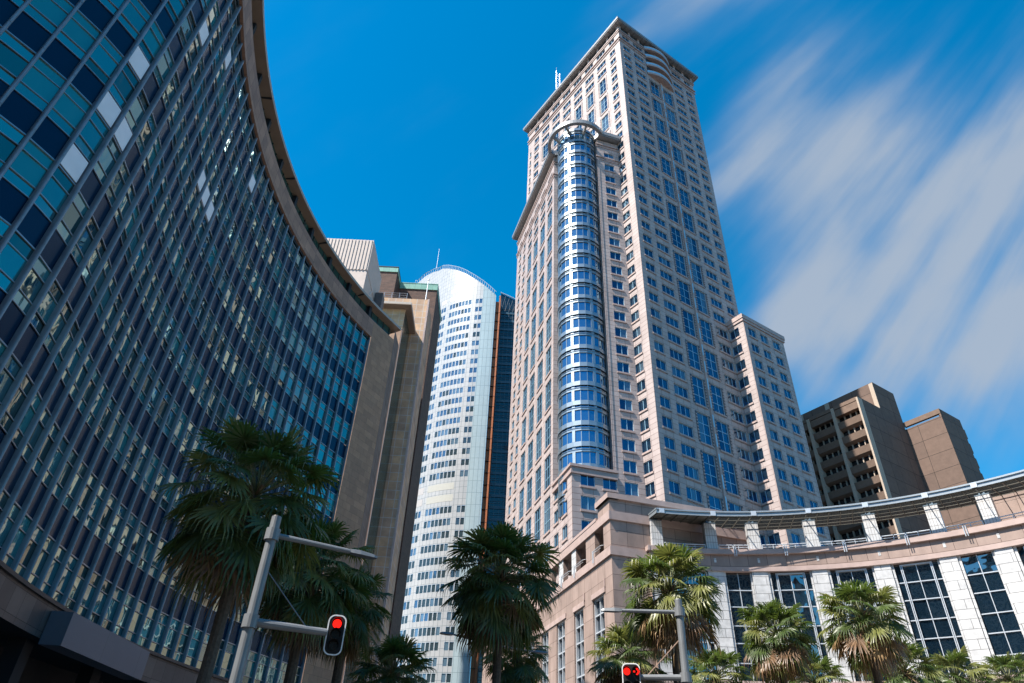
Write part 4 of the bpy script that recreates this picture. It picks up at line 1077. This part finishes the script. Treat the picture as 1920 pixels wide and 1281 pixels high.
PALMS = [
 # crown centre (photo px), depth, R, seed, dry, label, skirt
 (478, 932, 19.6, 2.75, 3, .14, 'big dark palm before the curved glass front, taller than the palms beside it', 44),
 (585, 1075, 24.5, 2.55, 8, .20, 'dark palm overlapped by the traffic signal arm at the left', 48),
 (655, 1135, 27.0, 2.0, 15, .25, 'dark palm behind the left red signal, lowest leaves hanging over its trunk', 42),
 (735, 1270, 30.0, 2.3, 21, .10, 'low dark palm crown at the foot of the tan stone block', 42),
 (940, 1082, 28.0, 2.75, 34, .22, 'tall dark palm in front of the white curved tower and its orange strip', 56),
 (968, 1228, 38.0, 2.2, 41, .10, 'smaller dark palm behind the street lamp arm', 40),
 (1255, 1108, 29.0, 2.5, 55, .30, 'sunlit palm behind the right traffic signal pole, at the corner of the stone building', 50),
 (1180, 1238, 33.0, 2.35, 62, .45, 'sunlit palm with drooping yellowed leaves left of the right signal pole', 50),
 (1455, 1192, 35.0, 2.25, 73, .36, 'sunlit palm with a browning underside in front of the second pair of tall windows', 44),
 (1617, 1160, 32.0, 2.35, 84, .38, 'bushy sunlit palm standing highest among the right-hand palms by the white pilasters', 46),
 (1345, 1274, 37.0, 2.2, 95, .15, 'low bright palm crown right of the signal pole at the picture bottom', 36),
 (1528, 1284, 39.0, 2.2, 97, .15, 'low bright palm crown between the two sunlit trunks', 36),
 (1697, 1262, 38.0, 2.3, 103, .40, 'low palm with yellow dry leaves below the bushy sunlit palm', 38),
 (1795, 1276, 39.0, 2.2, 111, .08, 'low bright green palm crown under the wide dark window', 36),
 (1893, 1278, 39.0, 2.0, 119, .05, 'rightmost low palm crown against a white pilaster', 36),
]
for (x, y, dpt, R, sd, dry, lab, n) in PALMS:
    p = put(x, y, dpt)
    palm(lab, (p[0]-.0, p[1]), p[2], R, .17 if dpt > 22 else .15, dry, n, sd, lean=(0, 0))

# ------------------------------------------------------------------ traffic signals and lamps
M['galv'] = plain('galvanised_pole', (.18, .19, .20), .5, .3, noise=.10, nscale=3)
M['galv_dark'] = plain('dark_pole', (.10, .11, .13), .5, .3)
M['stay'] = plain('rusty_stay', (.30, .20, .15), .7)
M['sig_black'] = plain('signal_black', (.010, .010, .011), .5, spec=.3)
M['sig_white'] = plain('signal_rim_white', (.75, .75, .75), .5)
M['lens_off'] = plain('lens_off', (.012, .010, .008), .25)
def lit(name, col, st):
    mt, n, l, b = newmat(name); b.inputs['Base Color'].default_value = (.1, .002, .001, 1)
    b.inputs['Emission Color'].default_value = (*col, 1); b.inputs['Emission Strength'].default_value = st; return mt
M['red_on'] = lit('red_lamp', (1.0, .012, .006), .85)
def rounded(w, h, r, n=6):
    pts = []
    for cx, cz, a0 in ((w/2-r, h/2-r, 0), (-w/2+r, h/2-r, 90), (-w/2+r, -h/2+r, 180), (w/2-r, -h/2+r, 270)):
        for k in range(n+1): a = rad(a0+90*k/n); pts.append((cx+r*cos(a), cz+r*sin(a)))
    return pts
def prism(mb, P, pts, d0, d1, mi, ox=0, oz=0):
    mb.poly([P(u+ox, d1, z+oz) for u, z in pts], mi); mb.poly([P(u+ox, d0, z+oz) for u, z in pts][::-1], mi)
    for k in range(len(pts)):
        a, b = pts[k], pts[(k+1) % len(pts)]
        mb.poly([P(a[0]+ox, d0, a[1]+oz), P(b[0]+ox, d0, b[1]+oz), P(b[0]+ox, d1, b[1]+oz), P(a[0]+ox, d1, a[1]+oz)], mi)
def lantern(parent, c, az, w, h, lamps):
    """c = centre of the board; az = direction the lamps face"""
    n_ = U2(az); u_ = U2(az-90)
    def P(u, d, z): q = np.array(c[:2])+u_*u+n_*d; return (q[0], q[1], c[2]+z)
    bd = MB(); prism(bd, P, rounded(w, h, .13), -.02, .02, 0)
    rim = rounded(w, h, .13); inn = rounded(w-.05, h-.05, .11)
    for k in range(len(rim)):
        j = (k+1) % len(rim)
        bd.poly([P(rim[k][0], .024, rim[k][1]), P(rim[j][0], .024, rim[j][1]), P(inn[j][0], .024, inn[j][1]), P(inn[k][0], .024, inn[k][1])], 1)
    ob = subbase(bd.build('signal_board', [M['sig_black'], M['sig_white']], parent), parent); parent = ob
    for (u, z, kind) in lamps:
        hs = MB(); n = 20; R_ = .105
        for k in range(n):                       # visor: open below
            a0_, a1_ = 2*pi*k/n, 2*pi*(k+1)/n
            if sin((a0_+a1_)/2) < .05: continue
            L0 = .06+.10*sin(a0_); L1 = .06+.10*sin(a1_)
            hs.poly([P(u+R_*cos(a0_), .02, z+R_*sin(a0_)), P(u+R_*cos(a1_), .02, z+R_*sin(a1_)), P(u+R_*cos(a1_), .03+L1, z+R_*sin(a1_)), P(u+R_*cos(a0_), .03+L0, z+R_*sin(a0_))], 0)
        hs.build('visor', M['sig_black'], parent)
        ls = MB()
        if kind == 'arrow':
            ls.poly([P(u-.07, .045, z+.02), P(u-.02, .045, z+.02), P(u-.02, .045, z-.02), P(u-.07, .045, z-.02)], 0)
            ls.poly([P(u-.005, .045, z+.08), P(u+.045, .045, z+.08), P(u+.095, .045, z), P(u+.045, .045, z)], 0)
            ls.poly([P(u+.045, .045, z), P(u+.095, .045, z), P(u+.045, .045, z-.08), P(u-.005, .045, z-.08)], 0)
            ls.build('red_arrow', M['red_on'], parent)
            dk = MB(); dk.poly([P(u+.088*cos(2*pi*k/20), .035, z+.088*sin(2*pi*k/20)) for k in range(20)], 0); dk.build('dark_lens', M['lens_off'], parent)
        else:
            ls.poly([P(u+.088*cos(2*pi*k/20), .04, z+.088*sin(2*pi*k/20)) for k in range(20)], 0)
            ls.build('red_lamp' if kind == 'red' else 'dark_lens', M['red_on'] if kind == 'red' else M['lens_off'], parent)
    return P
# left signal with a street light on its upper arm
D1 = 13.2
pb = px_depth(481, 1120, D1)
def at_axis(y, x0, y0, p):                       # height on a pole through p for picture row y
    best = min(np.linspace(0, 20, 4001), key=lambda z_: abs(pic(p[0], p[1], z_)[1]-y)); return float(best)
def pic(x, y, z):
    q = np.array([x, y, z-EYE]); d = q@FWD; return 960+FPX*(q@CAM_R)/d, 640.5-FPX*(q@CAM_U)/d
zt_ = at_axis(968, 0, 0, pb); zu = at_axis(1003, 0, 0, pb); zl = at_axis(1166, 0, 0, pb)
s1_ = thing('traffic_signal', 'grey signal mast with one red light and a street lamp arm, before the left palms', 'traffic light', (pb[0], pb[1], 0), 'traffic signals on mast arms')
po = MB(); po.tube((pb[0], pb[1], 0), (pb[0], pb[1], zt_-.02), .112, .10, 16); po.tube((pb[0], pb[1], zt_-.02), (pb[0], pb[1], zt_), .09, .08, 14, 1)
for z_ in (zu, zl):
    po.tube((pb[0], pb[1], z_-.12), (pb[0], pb[1], z_+.12), .145, n=16)
po.build('pole', [M['galv'], M['sig_black']], s1_)
e1 = px_z(612, 1186, zl); ar = MB(); ar.tube((pb[0], pb[1], zl), e1, .085, .07, 12); ar.build('signal_arm', M['galv'], s1_)
e2 = px_z(655, 1034, zu); e3 = px_z(706, 1047, zu)
ar = MB(); ar.tube((pb[0], pb[1], zu), e2, .058, .05, 10); lam = subbase(ar.build('lamp_arm', M['galv'], s1_), s1_)
def luminaire(parent, p, q, w=.13, mats=None):
    p, q = np.array(p), np.array(q); a = q-p; L = np.linalg.norm(a); a = a/L; s_ = np.array([-a[1], a[0], 0]); up = np.array([0, 0, 1.0])
    lm = MB(); prof_ = [(0, .045, .04), (.12, w*.7, .055), (.35, w, .06), (.85, w*.95, .045), (1.0, w*.5, .02)]
    for (f0, w0, h0), (f1, w1, h1) in zip(prof_[:-1], prof_[1:]):
        A, B = p+a*L*f0, p+a*L*f1
        ra = [A+s_*w0-up*h0*.6, A+s_*w0*.7+up*h0, A-s_*w0*.7+up*h0, A-s_*w0-up*h0*.6]; rb_ = [B+s_*w1-up*h1*.6, B+s_*w1*.7+up*h1, B-s_*w1*.7+up*h1, B-s_*w1-up*h1*.6]
        for k in range(4): lm.poly([ra[k], ra[(k+1) % 4], rb_[(k+1) % 4], rb_[k]], 1 if k == 3 else 0)
    A = p; lm.poly([A+s_*.045-up*.03, A+s_*.03+up*.04, A-s_*.03+up*.04, A-s_*.045-up*.03], 0)
    lm.build('luminaire', [M['galv'], M['lamp_glass']], parent)
M['lamp_glass'] = plain('lamp_underside', (.10, .11, .12), .3)
luminaire(lam, e2, e3, .11)
lc = np.array(e1); dirn = lc-np.array([pb[0], pb[1], zl]); dirn = dirn/np.linalg.norm(dirn)
wpx = 13.2*1.0
sc_ = (lc-np.array([0, 0, EYE]))@FWD/FPX          # metres per photo pixel there
W1, H1 = 34*sc_, 70*sc_*1.02
tl = math.degrees(math.atan2(dirn[0], dirn[1]))
cz = at_axis(1191, 0, 0, (lc[0]+dirn[0]*W1*.5, lc[1]+dirn[1]*W1*.5))
fc = math.degrees(math.atan2(-lc[0], -lc[1]))
lantern(s1_, (lc[0]+dirn[0]*W1*.5, lc[1]+dirn[1]*W1*.5, cz), fc, W1, H1, [(.0, H1*.27, 'red'), (.0, .0, 'off'), (.0, -H1*.27, 'off')])
st_ = MB(); st_.tube((pb[0], pb[1], at_axis(1062, 0, 0, pb)), np.array([pb[0], pb[1], zl])*.25+np.array(e1)*.75, .012, n=5); st_.build('stay_rod', M['galv'], s1_)
# right signal
D2 = 17.6
pr_ = px_depth(1279, 1200, D2)
s2_ = thing('traffic_signal', 'grey signal mast showing a red disc and red arrow, before the sunlit palms', 'traffic light', (pr_[0], pr_[1], 0), 'traffic signals on mast arms')
zt_ = at_axis(1124, 0, 0, pr_); zu = at_axis(1148, 0, 0, pr_); zl = at_axis(1271, 0, 0, pr_)
po = MB(); po.tube((pr_[0], pr_[1], 0), (pr_[0], pr_[1], zt_-.02), .115, .095, 16); po.tube((pr_[0], pr_[1], zt_-.02), (pr_[0], pr_[1], zt_), .09, .08, 14, 0)
for z_ in (zu, zl): po.tube((pr_[0], pr_[1], z_-.11), (pr_[0], pr_[1], z_+.11), .145, n=16)
po.build('pole', M['galv'], s2_)
e1 = px_z(1201, 1270, zl); ar = MB(); ar.tube((pr_[0], pr_[1], zl), e1, .08, .065, 12); ar.build('signal_arm', M['galv'], s2_)
e2 = px_z(1166, 1145, zu); e3 = px_z(1127, 1144.5, zu)
ar = MB(); ar.tube((pr_[0], pr_[1], zu), e2, .055, .045, 10); lam = subbase(ar.build('lamp_arm', M['galv'], s2_), s2_)
luminaire(lam, e2, e3, .09)
sc_ = (np.array(e1)-np.array([0, 0, EYE]))@FWD/FPX
W2, H2 = 34*sc_, 72*sc_
dirn = np.array(e1)-np.array([pr_[0], pr_[1], zl]); dirn = dirn/np.linalg.norm(dirn)
cc = np.array(e1)+dirn*W2*.5; fc = math.degrees(math.atan2(-cc[0], -cc[1]))
ztop_ = at_axis(1244, 0, 0, cc)
lantern(s2_, (cc[0], cc[1], ztop_-H2/2), fc, W2, H2, [(-.105, H2*.5-.2, 'red'), (.125, H2*.5-.2, 'arrow'), (-.105, -.05, 'off'), (.125, -.05, 'off'), (0, -.32, 'off')])
st_ = MB(); st_.tube((pr_[0], pr_[1], at_axis(1195, 0, 0, pr_)), np.array([pr_[0], pr_[1], zl])*.12+np.array(e1)*.88, .014, n=5); st_.build('stay_rod', M['stay'] if 'stay' in M else M['leaf_base'], s2_)
# double street lamp behind the tall dark palm
pl_ = px_depth(935, 1212, 31.5)
lp = thing('street_lamp', 'double-headed street lamp behind the tall dark palm trunk', 'street lamp', (pl_[0], pl_[1], 0))
zz_ = at_axis(1212, 0, 0, pl_)
o_ = MB(); o_.tube((pl_[0], pl_[1], 0), (pl_[0], pl_[1], zz_+.1), .11, .07, 12); o_.build('pole', M['galv'], lp)
for (xa, ya, xb, yb) in ((851, 1190, 825, 1187), (1000, 1222, 1026, 1225)):
    A = px_z(xa, ya, zz_); B = px_z(xb, yb, zz_)
    a_ = MB(); a_.tube((pl_[0], pl_[1], zz_), A, .045, .04, 8); lam = subbase(a_.build('lamp_arm', M['galv_dark'] if xa < 900 else M['galv'], lp), lp)
    luminaire(lam, A, B, .17)
# ------------------------------------------------------------------ ground, road, pavements
def sheet(name, pts, z, mat):
    g = MB(); g.poly([(x, y, z) for x, y in pts], 0, [(x, y) for x, y in pts]); o = g.build(name, mat); o['kind'] = 'structure'; return o
sheet('ground', [(-3000, -3000), (3000, -3000), (3000, 3000), (-3000, 3000)], -.16, plain('paved_ground', (.06, .058, .056), .9, noise=.2, nscale=.2))
sheet('road', [(-14, -120), (8, -120), (14, 52), (-12, 52)], -.15, plain('asphalt', (.05, .05, .052), .85, noise=.25, nscale=1.5))
pv = MB()
PVX = axis(0, 0)
pv.box(PVX, 14.2, 60, -66, -8, -.15, 0, 0); pv.box(PVX, -20, -13.5, -54, -12, -.15, 0, 0)
o = pv.build('pavement', panels('paving', (.30, .28, .26), (.26, .245, .23), (.15, .14, .13), .6, .6, .01, .5, .8)); o['kind'] = 'structure'
# office blocks across the street behind the viewer: only their reflections show in the terrace windows
M['opposite'] = panels('opposite_front', (.015, .02, .03), (.02, .028, .04), (.22, .20, .18), 1.9, 1.9, .32, 0, .35, .1)
for lab, x0, x1, y0, y1, h in (('dark glazed office block reflected in the left terrace windows', -34, 4, -78, -52, 66),
                               ('broad dark office block reflected in the middle terrace windows', 10, 52, -84, -56, 78),
                               ('tall dark office block reflected in the rightmost terrace windows', -98, -40, -84, -50, 72)):
    t = thing('opposite_office_block', lab, 'building', ((x0+x1)/2, (y0+y1)/2, 0))
    g = MB(); PX = axis(0, 0); g.box(PX, x0, x1, -y1, -y0, 0, h, 0); g.build('wall', M['opposite'], t)
    r = MB(); r.box(PX, x0-.5, x1+.5, -y1-.5, -y0+.5, h+.01, h+1.2, 0); r.build('roof', M['steel_roof'], t)
# empties stand at their bases: nothing else to do, meshes were written relative to them
for o in BASES:
    if '_base' in o: del o['_base']
